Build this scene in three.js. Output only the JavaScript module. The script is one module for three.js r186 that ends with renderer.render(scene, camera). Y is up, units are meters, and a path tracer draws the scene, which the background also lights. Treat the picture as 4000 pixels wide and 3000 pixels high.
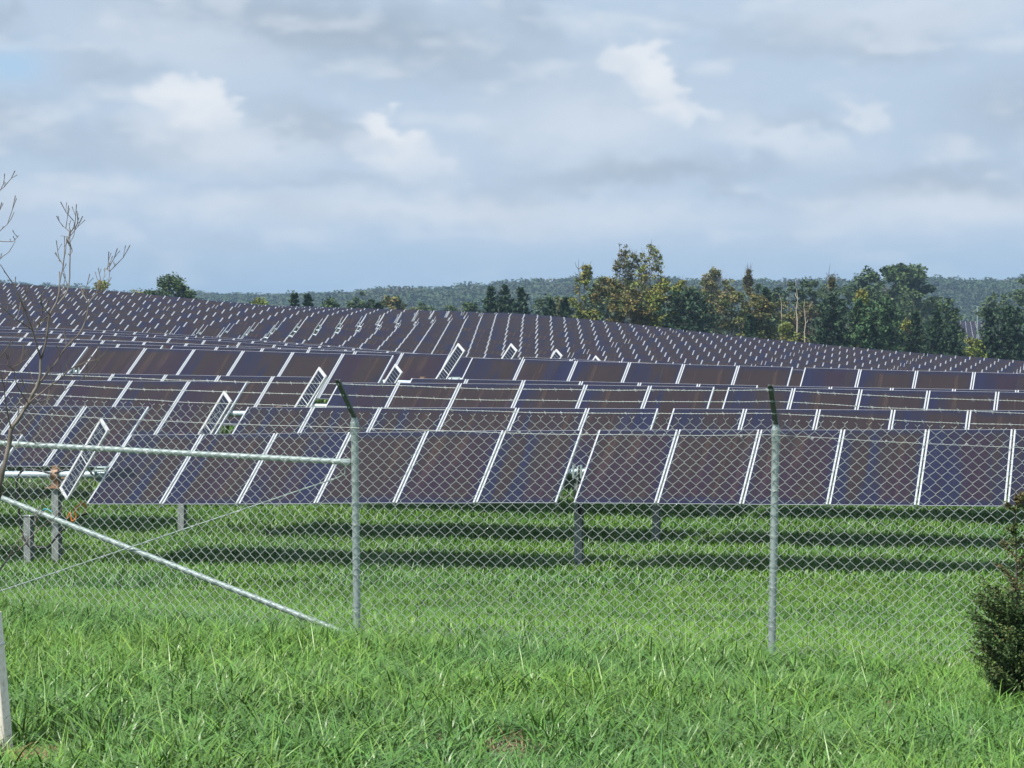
import * as THREE from 'three';
import { mergeGeometries } from 'three/addons/utils/BufferGeometryUtils.js';

// ---------------------------------------------------------------- camera, sky, sun, exposure
const scene = new THREE.Scene();
const F = 9700;                       // focal length in photo pixels (4000 wide)
const EYE = 1.6, PITCH = Math.atan(250 / F);
const camera = new THREE.PerspectiveCamera(2 * Math.atan(1500 / F) * 180 / Math.PI, 4 / 3, 0.5, 6000);
camera.position.set(0, EYE, 0);
camera.rotation.x = -PITCH;
scene.add(camera);

const renderer = new THREE.WebGLRenderer();
renderer.toneMapping = THREE.LinearToneMapping;
const EXPOSURE = 1.6;
renderer.toneMappingExposure = EXPOSURE;
renderer.shadowMap.enabled = true;

const TH = Math.atan(0.265), CT = Math.cos(TH), ST = Math.sin(TH);   // turn of the panel rows
const TILT = 29.6 * Math.PI / 180;
const rowDir = new THREE.Vector3(CT, 0, ST), away = new THREE.Vector3(ST, 0, -CT);

const sunDir = new THREE.Vector3(0, 0.86, 0).addScaledVector(away, -0.46).addScaledVector(rowDir, -0.34).normalize();
const sun = new THREE.DirectionalLight(new THREE.Color(1.0, 0.955, 0.88), 3.7);
sun.position.copy(sunDir).multiplyScalar(300);
sun.castShadow = true;
sun.shadow.radius = 11;
sun.shadow.mapSize.set(4096, 4096);
Object.assign(sun.shadow.camera, { left: -120, right: 120, top: 120, bottom: -120, near: 1, far: 700 });
scene.add(sun);
scene.add(sun.target);

// seeded random numbers and noise
function rng(seed) { let a = seed >>> 0; return () => { a = (a + 0x6d2b79f5) | 0; let t = Math.imul(a ^ (a >>> 15), 1 | a); t = (t + Math.imul(t ^ (t >>> 7), 61 | t)) ^ t; return ((t ^ (t >>> 14)) >>> 0) / 4294967296; }; }
const hash2 = (x, y) => { let h = Math.imul(x | 0, 374761393) + Math.imul(y | 0, 668265263); h = Math.imul(h ^ (h >>> 13), 1274126177); return ((h ^ (h >>> 16)) >>> 0) / 4294967296; };
function vnoise(x, y) {
  const xi = Math.floor(x), yi = Math.floor(y), fx = x - xi, fy = y - yi, sx = fx * fx * (3 - 2 * fx), sy = fy * fy * (3 - 2 * fy);
  const a = hash2(xi, yi), b = hash2(xi + 1, yi), c = hash2(xi, yi + 1), d = hash2(xi + 1, yi + 1);
  return a + (b - a) * sx + (c - a) * sy + (a - b - c + d) * sx * sy;
}
function fbm(x, y, n = 4) { let s = 0, a = 0.5, t = 0; for (let i = 0; i < n; i++) { s += a * vnoise(x, y); t += a; a *= 0.5; x = x * 2.03 + 17.3; y = y * 2.03 + 9.1; } return s / t; }
const lerp = (a, b, t) => a + (b - a) * t, clamp = (v, a, b) => Math.min(b, Math.max(a, v));
const sstep = (a, b, v) => { const t = clamp((v - a) / (b - a), 0, 1); return t * t * (3 - 2 * t); };
const lin = (c) => { c /= 255; return c <= 0.04045 ? c / 12.92 : Math.pow((c + 0.055) / 1.055, 2.4); };

// the sky: broken layered cloud over pale blue, the same kind of cloud all round
// masses of cloud: [x, y, rx, ry, turn] in units of 1e-4 of a turn of the lens (photo pixels right of and above the horizon point)
const GREY = [
  [-650, 1110, 760, 140, -0.14, 0.95], [-720, 990, 300, 70, -0.2, 0.4], [-350, 1010, 260, 60, 0.1, 0.35], [-770, 750, 240, 75, -0.28, 0.8], [-1570, 950, 210, 85, -0.1, 0.55],
  [-1980, 760, 240, 130, 0, 0.6], [-2000, 1150, 110, 60, 0, 0.6], [500, 560, 470, 48, 0.02, 0.85], [830, 515, 160, 45, -0.5, 0.5], [1450, 1080, 260, 70, -0.1, 0.65], [1650, 520, 420, 66, 0.05, 0.8],
  [1950, 800, 300, 150, 0.1, 0.6], [-700, 530, 420, 30, 0, 0.4], [-1750, 690, 300, 90, 0, 0.45], [-830, 420, 330, 40, -0.1, 0.35], [60, 1140, 180, 100, -0.5, 0.6], [1100, 760, 260, 40, 0, 0.4], [350, 830, 170, 50, 0, 0.25],
];
const WHITE = [   // last: crispness of the upper edge
  [-1230, 830, 170, 95, -0.15, 1.0, 1], [-1090, 700, 360, 110, -0.1, 0.55, 0.2], [-1400, 760, 120, 70, 0, 0.5, 0.5], [-480, 730, 130, 70, -0.65, 1.0, 1], [-420, 640, 200, 90, -0.2, 0.75, 0.4],
  [500, 960, 130, 105, -0.55, 1.0, 1], [620, 810, 130, 85, -0.6, 0.85, 0.8], [300, 760, 420, 160, 0, 0.45, 0.1], [1350, 760, 70, 45, -0.4, 0.6, 0.6], [1020, 680, 290, 70, -0.2, 0.5, 0.3], [-300, 430, 760, 80, 0, 0.5, 0.1],
  [350, 390, 560, 70, 0, 0.42, 0.1], [1700, 420, 560, 90, 0.05, 0.5, 0.15], [-1170, 440, 260, 60, 0, 0.45, 0.3], [-1750, 470, 300, 50, 0, 0.35, 0.2], [1500, 1180, 500, 90, 0, 0.4, 0.1], [-1300, 1060, 420, 120, -0.2, 0.3, 0.1], [-1620, 510, 60, 30, 0, 0.5, 0.7],
];
const SKY = { base: [189, 208, 229], blue: [160, 192, 221], pale: [176, 209, 238], grey: [169, 185, 203], white: [240, 243, 247], high: [158, 186, 218] };
for (const k in SKY) SKY[k] = SKY[k].map(lin);
const skyOut = [0, 0, 0];
function skyAt(px, py, wide) {      // px, py: 1e-4-turn units right of the view axis and above the horizon
  const n1 = fbm(px / 520 + 3.1, py / 210 + 7.7, wide ? 3 : 5), n2 = fbm(px / 230 + 31.7, py / 90 + 2.2, wide ? 2 : 5), n3 = wide ? 0.5 : fbm(px / 90 + 5, py / 60 + 51, 4), n4 = wide ? 0.5 : fbm(px / 38 + 15, py / 30 + 1, 3);
  const wx = px + (n2 - 0.5) * 260 + (n3 - 0.5) * 130 + (n4 - 0.5) * 50, wy = py + (n1 - 0.5) * 130 + (n3 - 0.5) * 85 + (n4 - 0.5) * 34;
  let grey = sstep(0.5, 0.78, n1) * 0.45 + (0.5 - n3) * 0.1, white = sstep(0.5, 0.8, n2) * 0.36 + (n3 - 0.5) * 0.22; grey = Math.max(0, grey); white = Math.max(0, white);
  if (!wide) {
    for (const [x, y, rx, ry, t, a] of GREY) {
      const c = Math.cos(t), s = Math.sin(t), dx = wx - x, dy = wy - y, ex = (dx * c + dy * s) / rx, ey = (-dx * s + dy * c) / ry, q = ex * ex + ey * ey;
      if (q < 6) grey = Math.max(grey, a * Math.exp(-q * 0.9));
    }
    for (const [x, y, rx, ry, t, a, crisp] of WHITE) {
      const c = Math.cos(t), s = Math.sin(t), dx = wx - x, dy = wy - y, ex = (dx * c + dy * s) / rx, ey = (-dx * s + dy * c) / ry, q = ex * ex + ey * ey;
      if (q < 6) { const soft = Math.exp(-q), hard = sstep(1.25, 0.8, Math.sqrt(q) + (n3 - 0.5) * 1.1 + (n4 - 0.5) * 0.35) * (0.55 + 0.45 * Math.exp(-Math.max(0, -ey) * 1.2)); white = Math.max(white, a * lerp(soft, hard, crisp * 0.6)); }
    }
  }
  const low = 0.9 * sstep(400, 60, py + (n1 - 0.5) * 140), hi = sstep(2500, 9000, py), hole = wide ? sstep(0.62, 0.75, n1) * 0.4 : Math.exp(-(((px + 1920) / 130) ** 2) - (((py - 965) / 70) ** 2)) * 0.9;
  for (let i = 0; i < 3; i++) {
    let c = lerp(SKY.base[i], SKY.high[i], hi * 0.5);
    c = lerp(c, SKY.grey[i], grey * (1 - white * 0.6));
    c = lerp(c, SKY.white[i], white * 0.86);
    c = lerp(c, SKY.pale[i], hole);
    c = lerp(c, SKY.blue[i], low * 0.85);
    skyOut[i] = c / EXPOSURE;
  }
}
{
  const W = 4096, H = 3072, data = new Float32Array(W * H * 4);
  const put = (r, c) => { const o = (r * W + c) * 4; data[o] = skyOut[0]; data[o + 1] = skyOut[1]; data[o + 2] = skyOut[2]; data[o + 3] = 1; };
  const rowOf = (deg) => Math.round((deg / 180 + 0.5) * H);
  const sample = (r, c, wide) => {
    const el = ((r + 0.5) / H - 0.5) * Math.PI, az = ((c + 0.5) / W - 0.25) * 2 * Math.PI, a = az > Math.PI ? az - 2 * Math.PI : az;
    // cloud keeps its size overhead: stretch azimuth with the cosine of the height; blend the seam behind the viewer
    const px = a * Math.cos(el * 0.9) * F, py = Math.max(0, el) * F;
    skyAt(px, py, wide);
    if (Math.abs(a) > 2.8) {
      const [x, y, z] = skyOut, t = (Math.abs(a) - 2.8) / (Math.PI - 2.8) * 0.5;
      skyAt(-Math.sign(a) * (2 * Math.PI - Math.abs(a)) * Math.cos(el * 0.9) * F, py, wide);
      skyOut[0] = lerp(x, skyOut[0], t); skyOut[1] = lerp(y, skyOut[1], t); skyOut[2] = lerp(z, skyOut[2], t);
    }
  };
  const r0 = rowOf(-0.5), r1 = rowOf(13);
  const c0 = Math.floor((0.25 - 20 / 360) * W), c1 = Math.ceil((0.25 + 20 / 360) * W);
  // coarse sky everywhere, then the part round the view axis in full
  const K = 8, gw = W / K, gh = H / K, grid = new Float32Array((gw + 1) * (gh + 1) * 3);
  for (let gr = 0; gr <= gh; gr++) for (let gc = 0; gc < gw; gc++) {
    if (gr * K < r0 - K) { skyOut[0] = SKY.blue[0] / EXPOSURE; skyOut[1] = SKY.blue[1] / EXPOSURE; skyOut[2] = SKY.blue[2] / EXPOSURE; } else sample(Math.min(H - 1, gr * K), gc * K, true);
    grid.set(skyOut, (gr * (gw + 1) + gc) * 3);
  }
  for (let gr = 0; gr <= gh; gr++) for (let i = 0; i < 3; i++) grid[(gr * (gw + 1) + gw) * 3 + i] = grid[gr * (gw + 1) * 3 + i];
  for (let r = 0; r < H; r++) for (let c = 0; c < W; c++) {
    const y = r / K, x = c / K, yi = Math.floor(y), xi = Math.floor(x), fy = y - yi, fx = x - xi, o = (yi * (gw + 1) + xi) * 3, p = o + (gw + 1) * 3;
    for (let i = 0; i < 3; i++) skyOut[i] = lerp(lerp(grid[o + i], grid[o + 3 + i], fx), lerp(grid[p + i], grid[p + 3 + i], fx), fy);
    put(r, c);
  }
  for (let r = r0; r < r1; r++) for (let c = c0; c < c1; c++) {
    const o = (r * W + c) * 4, el = ((r + 0.5) / H - 0.5) * 180, az = ((c + 0.5) / W - 0.25) * 360;
    const k = sstep(20, 15, Math.abs(az)) * sstep(13, 9.5, el), a = data[o], b = data[o + 1], d = data[o + 2];
    sample(r, c, false);
    for (let i = 0; i < 3; i++) skyOut[i] = lerp([a, b, d][i], skyOut[i], k);
    put(r, c);
  }
  const tex = new THREE.DataTexture(data, W, H, THREE.RGBAFormat, THREE.FloatType);
  tex.mapping = THREE.EquirectangularReflectionMapping;
  tex.magFilter = tex.minFilter = THREE.LinearFilter;
  tex.needsUpdate = true;
  scene.background = tex;
  scene.environment = tex;
}

// ---------------------------------------------------------------- helpers
const taken = new Map();
function numbered(name) { const n = taken.get(name) ?? 0; taken.set(name, n + 1); return n ? name + '_' + String(n).padStart(3, '0') : name; }
function cast(o) { o.castShadow = o.receiveShadow = true; return o; }
function group(name, label, category, x = 0, y = 0, z = 0, grp) {
  const g = new THREE.Group(); g.name = numbered(name); g.position.set(x, y, z); g.userData.label = label; g.userData.category = category;
  if (grp) g.userData.group = grp;
  scene.add(g); return g;
}
function part(name, geo, mat, parent) { const m = cast(new THREE.Mesh(geo, mat)); m.name = name; parent.add(m); return m; }
const lerpTo = (p, q, t) => new THREE.Vector3().lerpVectors(p, q, t);
// world point seen at photo pixel (x, y) at a depth of Z metres
function at(x, y, Z) {
  const cx = (x - 2000) / F, cy = (1500 - y) / F, c = Math.cos(PITCH), s = Math.sin(PITCH), vy = cy * c - s, vz = -(cy * s + c), k = Z / -vz;
  return new THREE.Vector3(cx * k, EYE + vy * k, -Z);
}
function box(w, h, d, x = 0, y = 0, z = 0, rot) { const g = new THREE.BoxGeometry(w, h, d); if (rot) g.applyMatrix4(new THREE.Matrix4().makeRotationFromEuler(new THREE.Euler(...rot))); g.translate(x, y, z); return g; }
function rod(p, q, r0, r1 = r0, n = 8) {
  const d = new THREE.Vector3().subVectors(q, p), L = d.length(), g = new THREE.CylinderGeometry(r1, r0, L, n, 1);
  g.applyQuaternion(new THREE.Quaternion().setFromUnitVectors(new THREE.Vector3(0, 1, 0), d.normalize()));
  g.translate((p.x + q.x) / 2, (p.y + q.y) / 2, (p.z + q.z) / 2); return g;
}
// a tube along points with its own radius at each, flat arrays
function tubeInto(acc, pts, rad, n = 5) {
  const P = acc.pos, N = acc.nor, I = acc.idx; let up = new THREE.Vector3(0.3, 0.2, 0.93);
  const t = new THREE.Vector3(), a = new THREE.Vector3(), b = new THREE.Vector3();
  const base = P.length / 3;
  for (let i = 0; i < pts.length; i++) {
    const p = pts[i]; t.subVectors(pts[Math.min(i + 1, pts.length - 1)], pts[Math.max(i - 1, 0)]).normalize();
    if (i === 0 && Math.abs(up.dot(t)) > 0.9) up.set(0.9, 0.3, 0.1);
    a.crossVectors(up, t).normalize(); b.crossVectors(t, a).normalize(); up = b.clone();
    for (let k = 0; k < n; k++) { const w = k / n * Math.PI * 2, c = Math.cos(w), s = Math.sin(w), nx = a.x * c + b.x * s, ny = a.y * c + b.y * s, nz = a.z * c + b.z * s, r = rad[i]; P.push(p.x + nx * r, p.y + ny * r, p.z + nz * r); N.push(nx, ny, nz); }
    if (i) for (let k = 0; k < n; k++) { const k2 = (k + 1) % n, A = base + (i - 1) * n + k, B = base + (i - 1) * n + k2, C = base + i * n + k, D = base + i * n + k2; I.push(A, B, C, B, D, C); }
  }
}
const newTube = () => ({ pos: [], nor: [], idx: [] });
function tubeGeo(acc) {
  const g = new THREE.BufferGeometry(); g.setAttribute('position', new THREE.Float32BufferAttribute(acc.pos, 3)); g.setAttribute('normal', new THREE.Float32BufferAttribute(acc.nor, 3));
  g.setAttribute('uv', new THREE.Float32BufferAttribute(new Float32Array(acc.pos.length / 3 * 2).map((_, i) => acc.pos[Math.floor(i / 2) * 3 + (i % 2)]), 2)); g.setIndex(acc.idx); return g;
}
function dataTex(w, h, f, srgb = true) {
  const d = new Uint8Array(w * h * 4), o = [0, 0, 0];
  for (let y = 0; y < h; y++) for (let x = 0; x < w; x++) { f((x + 0.5) / w, (y + 0.5) / h, o, x, y); const k = (y * w + x) * 4; d[k] = clamp(o[0], 0, 255); d[k + 1] = clamp(o[1], 0, 255); d[k + 2] = clamp(o[2], 0, 255); d[k + 3] = 255; }
  const t = new THREE.DataTexture(d, w, h); if (srgb) t.colorSpace = THREE.SRGBColorSpace;
  t.magFilter = THREE.LinearFilter; t.minFilter = THREE.LinearMipmapLinearFilter; t.wrapS = t.wrapT = THREE.RepeatWrapping; t.needsUpdate = true; return t;
}

// ---------------------------------------------------------------- terrain
const COLS = [-3200, -1600, 0, 1150, 2000, 3200];
// heights of the panels' upper edges over the eye, by distance of the row
const TOP = [
  [30, -2.1, -2.0, -1.8, -1.75, -1.7, -1.6], [36.7, -1.88, -1.82, -1.68, -1.62, -1.58, -1.52], [41.8, -1.6, -1.56, -1.52, -1.5, -1.48, -1.45], [46.9, -1.2, -1.23, -1.24, -1.29, -1.33, -1.38],
  [52, -1.1, -1.21, -1.29, -1.38, -1.43, -1.5], [57.1, -0.5, -0.68, -0.92, -1.09, -1.2, -1.35], [62.2, -0.45, -0.65, -0.95, -1.25, -1.5, -1.8], [67.3, -0.35, -0.61, -1.1, -1.6, -2.0, -2.4],
  [72.4, -0.4, -0.68, -1.25, -1.9, -2.4, -2.9], [77.5, -0.4, -0.68, -1.4, -2.2, -2.8, -3.4], [82.6, -0.3, -0.56, -1.45, -2.5, -3.2, -3.8], [87.7, -0.2, -0.5, -1.5, -2.7, -3.5, -4.2],
  [92.8, -0.1, -0.44, -1.6, -2.9, -3.8, -4.5], [120, -0.6, -1.6, -3.6, -4.6, -5.3, -5.9], [148, 1.2, -0.53, -4.25, -5.2, -6.1, -7], [168.5, 2.6, 0.82, -2.92, -4.4, -5.5, -6.6], [194, 4.3, 2.41, -1.26, -3.4, -4.75, -6], [204, 4.4, 2.35, -0.53, -3.0, -4.4, -5.6],
  [219.5, 4.0, 1.9, 0.43, -2.4, -3.95, -5.2], [229, 3.6, 1.5, 0.62, -2.05, -3.6, -4.8], [242, 3.2, 1.0, 0.5, -2.1, -3.6, -4.7],
];
const GROUND = [
  [0, -1.6, -1.6, -1.6, -1.6, -1.6, -1.6], [6, -1.86, -1.86, -1.86, -1.87, -1.87, -1.88], [12, -2.11, -2.13, -2.15, -2.16, -2.17, -2.18], [20, -2.42, -2.52, -2.61, -2.67, -2.7, -2.74], [24, -2.84, -2.94, -3.02, -3.05, -3.06, -3.07], [28, -3.36, -3.42, -3.44, -3.43, -3.41, -3.37], [32, -3.76, -3.74, -3.69, -3.65, -3.62, -3.57],
  [36.7, -3.95, -3.87, -3.76, -3.7, -3.66, -3.6], [41.8, -3.84, -3.8, -3.8, -3.78, -3.76, -3.72],
  [46.9, -3.62, -3.66, -3.7, -3.7, -3.7, -3.66], [52, -3.3, -3.42, -3.5, -3.52, -3.55, -3.55],
  ...TOP.filter((t) => t[0] > 53).map((t) => [t[0], ...t.slice(1).map((h) => h - 2.0)]),
  [270, 0.6, -1.2, -2.0, -4.2, -5.6, -6.6], [330, -2, -4, -5, -7, -8.2, -9], [450, -6, -8, -9, -10, -10, -11], [800, -13, -15, -15, -14, -13, -13], [1100, -9, -9, -9, -8, -8, -8], [1500, 10, 9, 10, 9, 9, 9], [1750, 12, 11, 13, 11, 11, 11], [2300, -10, -10, -10, -10, -10, -10], [5000, -20, -20, -20, -20, -20, -20],
];
function cubic(p0, p1, p2, p3, t) { return p1 + 0.5 * t * (p2 - p0 + t * (2 * p0 - 5 * p1 + 4 * p2 - p3 + t * (3 * (p1 - p2) + p3 - p0))); }
function tableAt(T, u, D) {
  u = clamp(u, COLS[0], COLS[5]); let c = 0; while (c < 4 && u > COLS[c + 1]) c++;
  let tc = (u - COLS[c]) / (COLS[c + 1] - COLS[c]);
  let r = 0; while (r < T.length - 2 && D > T[r + 1][0]) r++;
  const tr = clamp((D - T[r][0]) / (T[r + 1][0] - T[r][0]), 0, 1);
  const col = (k) => { const row = T[k]; return cubic(row[1 + Math.max(0, c - 1)], row[1 + c], row[2 + c], row[1 + Math.min(5, c + 2)], tc); };
  const a = col(r), b = col(r + 1);
  return lerp(a, b, tr);
}
const fence20 = 2.73e-5;
function uD(X, z) { const r = Math.hypot(X, z), Z = Math.max(-z, r * 0.94, 0.5), u = clamp(F * X / Z, -3200, 3200); return [u, Z * (1 + u * fence20)]; }
function ground(X, z) {
  const [u, D] = uD(X, z);
  let h = tableAt(GROUND, u, D) + EYE;
  if (D < 300) h += (vnoise(X * 0.7 + 40, z * 0.7) - 0.5) * 0.07 * sstep(2, 10, D) + (fbm(X * 2.1, z * 2.1 + 70, 2) - 0.5) * 0.05 * sstep(60, 30, D);
  else h += (fbm(X / 190 + 3, z / 300, 3) - 0.5) * Math.min(22, (D - 300) / 45);
  return h;
}
const topAt = (X, z) => { const [u, D] = uD(X, z), key = D < 100 ? 36.7 + (D - 37.5) * 5.1 / 4.73 : D; return tableAt(TOP, u, key) * (D < 100 ? D / key : 1) + EYE; };

const soilTex = dataTex(512, 512, (u, v, o) => {
  const n = (fbm(u * 8, v * 8, 4) + fbm((u + 1) * 8, v * 8, 4)) / 2, g = fbm(u * 90, v * 90, 2), b = fbm(u * 30 + 9, v * 30, 3);
  o[0] = 50 + 26 * (n - 0.5) + 30 * (g - 0.5) + 24 * (b - 0.5); o[1] = 62 + 20 * (n - 0.5) + 30 * (g - 0.5) + 10 * (b - 0.5); o[2] = 32 + 18 * (g - 0.5);
});
soilTex.repeat.set(0.5, 0.5);
{
  const radii = [0, 0.6, 1.5, 3, 4.5, 6, 7.5]; for (let r = 8.5; r < 60; r += 0.8) radii.push(r); for (let r = 60; r < 260; r += 3) radii.push(r); for (let r = 260; r < 700; r += 20) radii.push(r); for (let r = 700; r < 2600; r += 45) radii.push(r); radii.push(3200, 5000);
  const az = []; for (let a = -180; a < -24; a += 12) az.push(a); for (let a = -24; a < 24; a += 0.6) az.push(a); for (let a = 24; a <= 180.01; a += 12) az.push(a);
  const P = [], U = [], I = [], n = az.length;
  for (const r of radii) for (const a of az) { const t = a * Math.PI / 180, x = Math.sin(t) * r, z = -Math.cos(t) * r; P.push(x, ground(x, z), z); U.push(x, z); }
  for (let i = 0; i < radii.length - 1; i++) for (let k = 0; k < n - 1; k++) { const A = i * n + k, B = A + 1, C = A + n, D = C + 1; I.push(A, B, C, B, D, C); }
  const g = new THREE.BufferGeometry(); g.setAttribute('position', new THREE.Float32BufferAttribute(P, 3)); g.setAttribute('uv', new THREE.Float32BufferAttribute(U, 2)); g.setIndex(I); g.computeVertexNormals();
  const m = cast(new THREE.Mesh(g, new THREE.MeshStandardMaterial({ map: soilTex, roughness: 1, side: THREE.DoubleSide }))); m.name = 'ground'; m.userData = { kind: 'structure', label: 'grassy field sloping down to the fence and up the far hill' }; scene.add(m);
}
console.log('terrain done');

// ---------------------------------------------------------------- solar panel rows
const brushed = (base, amp, w = 128, h = 128, fx = 4, fy = 60) => dataTex(w, h, (u, v, o) => { const n = (fbm(u * fx, v * fy, 3) - 0.5) * amp + (fbm(u * 40, v * 40, 2) - 0.5) * amp * 0.5; o[0] = base[0] + n; o[1] = base[1] + n; o[2] = base[2] + n; });
const MAT = {
  rail: new THREE.MeshStandardMaterial({ color: new THREE.Color(0.58, 0.6, 0.62), roughness: 0.42, metalness: 0.25 }),
  edge: new THREE.MeshStandardMaterial({ color: new THREE.Color(0.3, 0.34, 0.34), roughness: 0.4 }),
  galv: new THREE.MeshStandardMaterial({ map: brushed([156, 170, 167], 26), roughness: 0.58, metalness: 0.35 }),
  galvDull: new THREE.MeshStandardMaterial({ map: brushed([146, 152, 150], 52, 128, 128, 10, 24), roughness: 0.6, metalness: 0.3 }),
  tube: new THREE.MeshStandardMaterial({ map: brushed([176, 192, 200], 30), roughness: 0.5, metalness: 0.3 }),
  bronze: new THREE.MeshStandardMaterial({ map: brushed([150, 120, 96], 70), roughness: 0.6, metalness: 0.2 }),
  black: new THREE.MeshStandardMaterial({ color: new THREE.Color(0.02, 0.02, 0.022), roughness: 0.55 }),
  darkArm: new THREE.MeshStandardMaterial({ map: brushed([92, 100, 98], 40), roughness: 0.55, metalness: 0.35 }),
  orange: new THREE.MeshStandardMaterial({ color: new THREE.Color(0.62, 0.22, 0.03), roughness: 0.6 }),
  teal: new THREE.MeshStandardMaterial({ color: new THREE.Color(0.03, 0.3, 0.36), roughness: 0.6 }),
  white: new THREE.MeshStandardMaterial({ color: new THREE.Color(0.62, 0.63, 0.64), roughness: 0.45 }),
  backing: new THREE.MeshStandardMaterial({ color: new THREE.Color(0.5, 0.52, 0.56), roughness: 0.5 }),
  cell: new THREE.MeshStandardMaterial({ color: new THREE.Color(0.012, 0.016, 0.035), roughness: 0.2 }),
  wire: new THREE.MeshStandardMaterial({ color: new THREE.Color(0.48, 0.52, 0.5), roughness: 0.42, metalness: 0.4 }),
};
// thin film coating: each panel has its own streaks of brown, violet and blue
function filmTex(seed, blueness) {
  return dataTex(96, 160, (u, v, o) => {
    const lean = u + (fbm(v * 1.2 + seed * 3.7, seed, 2) - 0.5) * 0.12;
    const broad = fbm(lean * 2.4 + seed * 7.3, v * 0.5 + seed * 1.9, 3), streak = fbm(lean * 14 + seed * 5.1, v * 0.8 + 3.3, 3), fine = fbm(lean * 55 + seed, v * 5, 2), grain = hash2(u * 9600 + seed * 77, v * 16000);
    let blue = 0.8 * sstep(0.48, 0.74, broad + (blueness - 0.5) * 0.4 + (0.5 - u) * 0.22 + (streak - 0.5) * 0.3);
    blue = Math.max(blue, sstep(0.1, 0.0, Math.min(u, 1 - u) + (streak - 0.5) * 0.08) * 0.8, sstep(0.11, 0.0, Math.min(v, 1 - v) + (broad - 0.5) * 0.1) * 0.7);
    const tan = 0.6 * sstep(0.58, 0.78, streak) * (1 - blue), violet = sstep(0.45, 0.7, fbm(lean * 3 + 20 + seed, v * 0.7, 2));
    const k = (fine - 0.5) * 9 + (grain - 0.5) * 7;
    o[0] = lerp(lerp(44, 41, violet), 24, blue) + tan * 20 + k; o[1] = lerp(lerp(33, 27, violet), 27, blue) + tan * 16 + k; o[2] = lerp(lerp(32, 38, violet), 58, blue) + tan * 7 + k;
  });
}
const films = []; for (let i = 0; i < 10; i++) films.push(new THREE.MeshPhysicalMaterial({ ior: 1.4, map: filmTex(i + 1, [0.2, 0.3, 0.35, 0.4, 0.25, 0.5, 0.45, 0.85, 0.3, 0.7][i]), roughness: 0.26, metalness: 0 }));
const PW = 1.25, PL = 2.0;
const glassGeo = new THREE.BoxGeometry(1.206, 0.012, PL);
const railGeo = mergeGeometries([box(0.024, 0.05, PL + 0.004, -0.6005, -0.012, 0), box(0.024, 0.05, PL + 0.004, 0.6005, -0.012, 0), box(1.17, 0.009, 0.006, 0, 0.001, PL / 2 + 0.003), box(1.17, 0.009, 0.006, 0, 0.001, -PL / 2 - 0.003)]);
// one geometry, two materials, for the rows far off
const farGeo = mergeGeometries([glassGeo, mergeGeometries([box(0.024, 0.055, PL + 0.004, -0.6005, -0.01, 0), box(0.024, 0.055, PL + 0.004, 0.6005, -0.01, 0)])], true);

function lattice(right, rights, left, lefts) {
  const panels = [], gaps = [{ S: (right + left) / 2, wide: true }];
  for (const [dir, start, counts] of [[1, right, rights], [-1, left, lefts]]) {
    let s = start;
    for (const n of counts) { for (let i = 0; i < n; i++) { panels.push(s + dir * PW / 2); s += dir * PW; } gaps.push({ S: s + dir * 0.12, wide: false }); s += dir * 0.24; }
  }
  panels.sort((a, b) => a - b); return { panels, gaps };
}
const NEAR = lattice(-16.2, [6, 8, 8, 8, 8, 8, 8], -18.08, [6, 8, 8, 8, 8, 8, 8]), FAR = lattice(-60.6, [1, 13, 10, 7, 7, 7, 8, 8, 8], -62.4, [1, 7, 6, 7, 8, 8, 8]);
const rowPoint = (D, S) => { const s = S + D * ST; return [s * CT, -D + s * ST]; };
const pileGeo = (h) => mergeGeometries([box(0.115, h, 0.01, 0, h / 2, 0.07), box(0.115, h, 0.01, 0, h / 2, -0.07), box(0.01, h, 0.13, 0, h / 2, 0)]);
const ORD = ['first', 'second', 'third', 'fourth', 'fifth', 'sixth', 'seventh', 'eighth', 'ninth', 'tenth', 'eleventh', 'twelfth', 'thirteenth', 'fourteenth', 'fifteenth', 'sixteenth', 'seventeenth', 'eighteenth'];

// the small panel that feeds a row's motor
const cpFrame = mergeGeometries([box(0.04, 1.37, 0.035, -0.155, 0, 0), box(0.028, 1.37, 0.035, 0.15, 0, 0), box(0.272, 0.034, 0.035, 0, 0.668, 0), box(0.272, 0.03, 0.035, 0, -0.67, 0), box(0.272, 0.016, 0.034, 0, 0.0, 0)]);
const cpBack = box(0.272, 1.3, 0.012, 0, 0, 0.004);
const cpCells = (() => { const g = []; for (let i = 0; i < 4; i++) for (let j = 0; j < 18; j++) { const y = -0.6 + j * 0.0705; if (Math.abs(y) < 0.02) continue; g.push(box(0.057, 0.064, 0.004, -0.094 + i * 0.0627, y, 0.0125)); } return mergeGeometries(g); })();
const cpTurn = (() => { // axes of the small panel in world space: width, length, normal
  const L = new THREE.Vector3(0.72, 1.13, 0.345).normalize(), N = new THREE.Vector3(-0.275, 0.1, 0.2455); N.addScaledVector(L, -N.dot(L)).normalize();
  return new THREE.Matrix4().makeBasis(new THREE.Vector3().crossVectors(L, N), L, N);
})();

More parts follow.
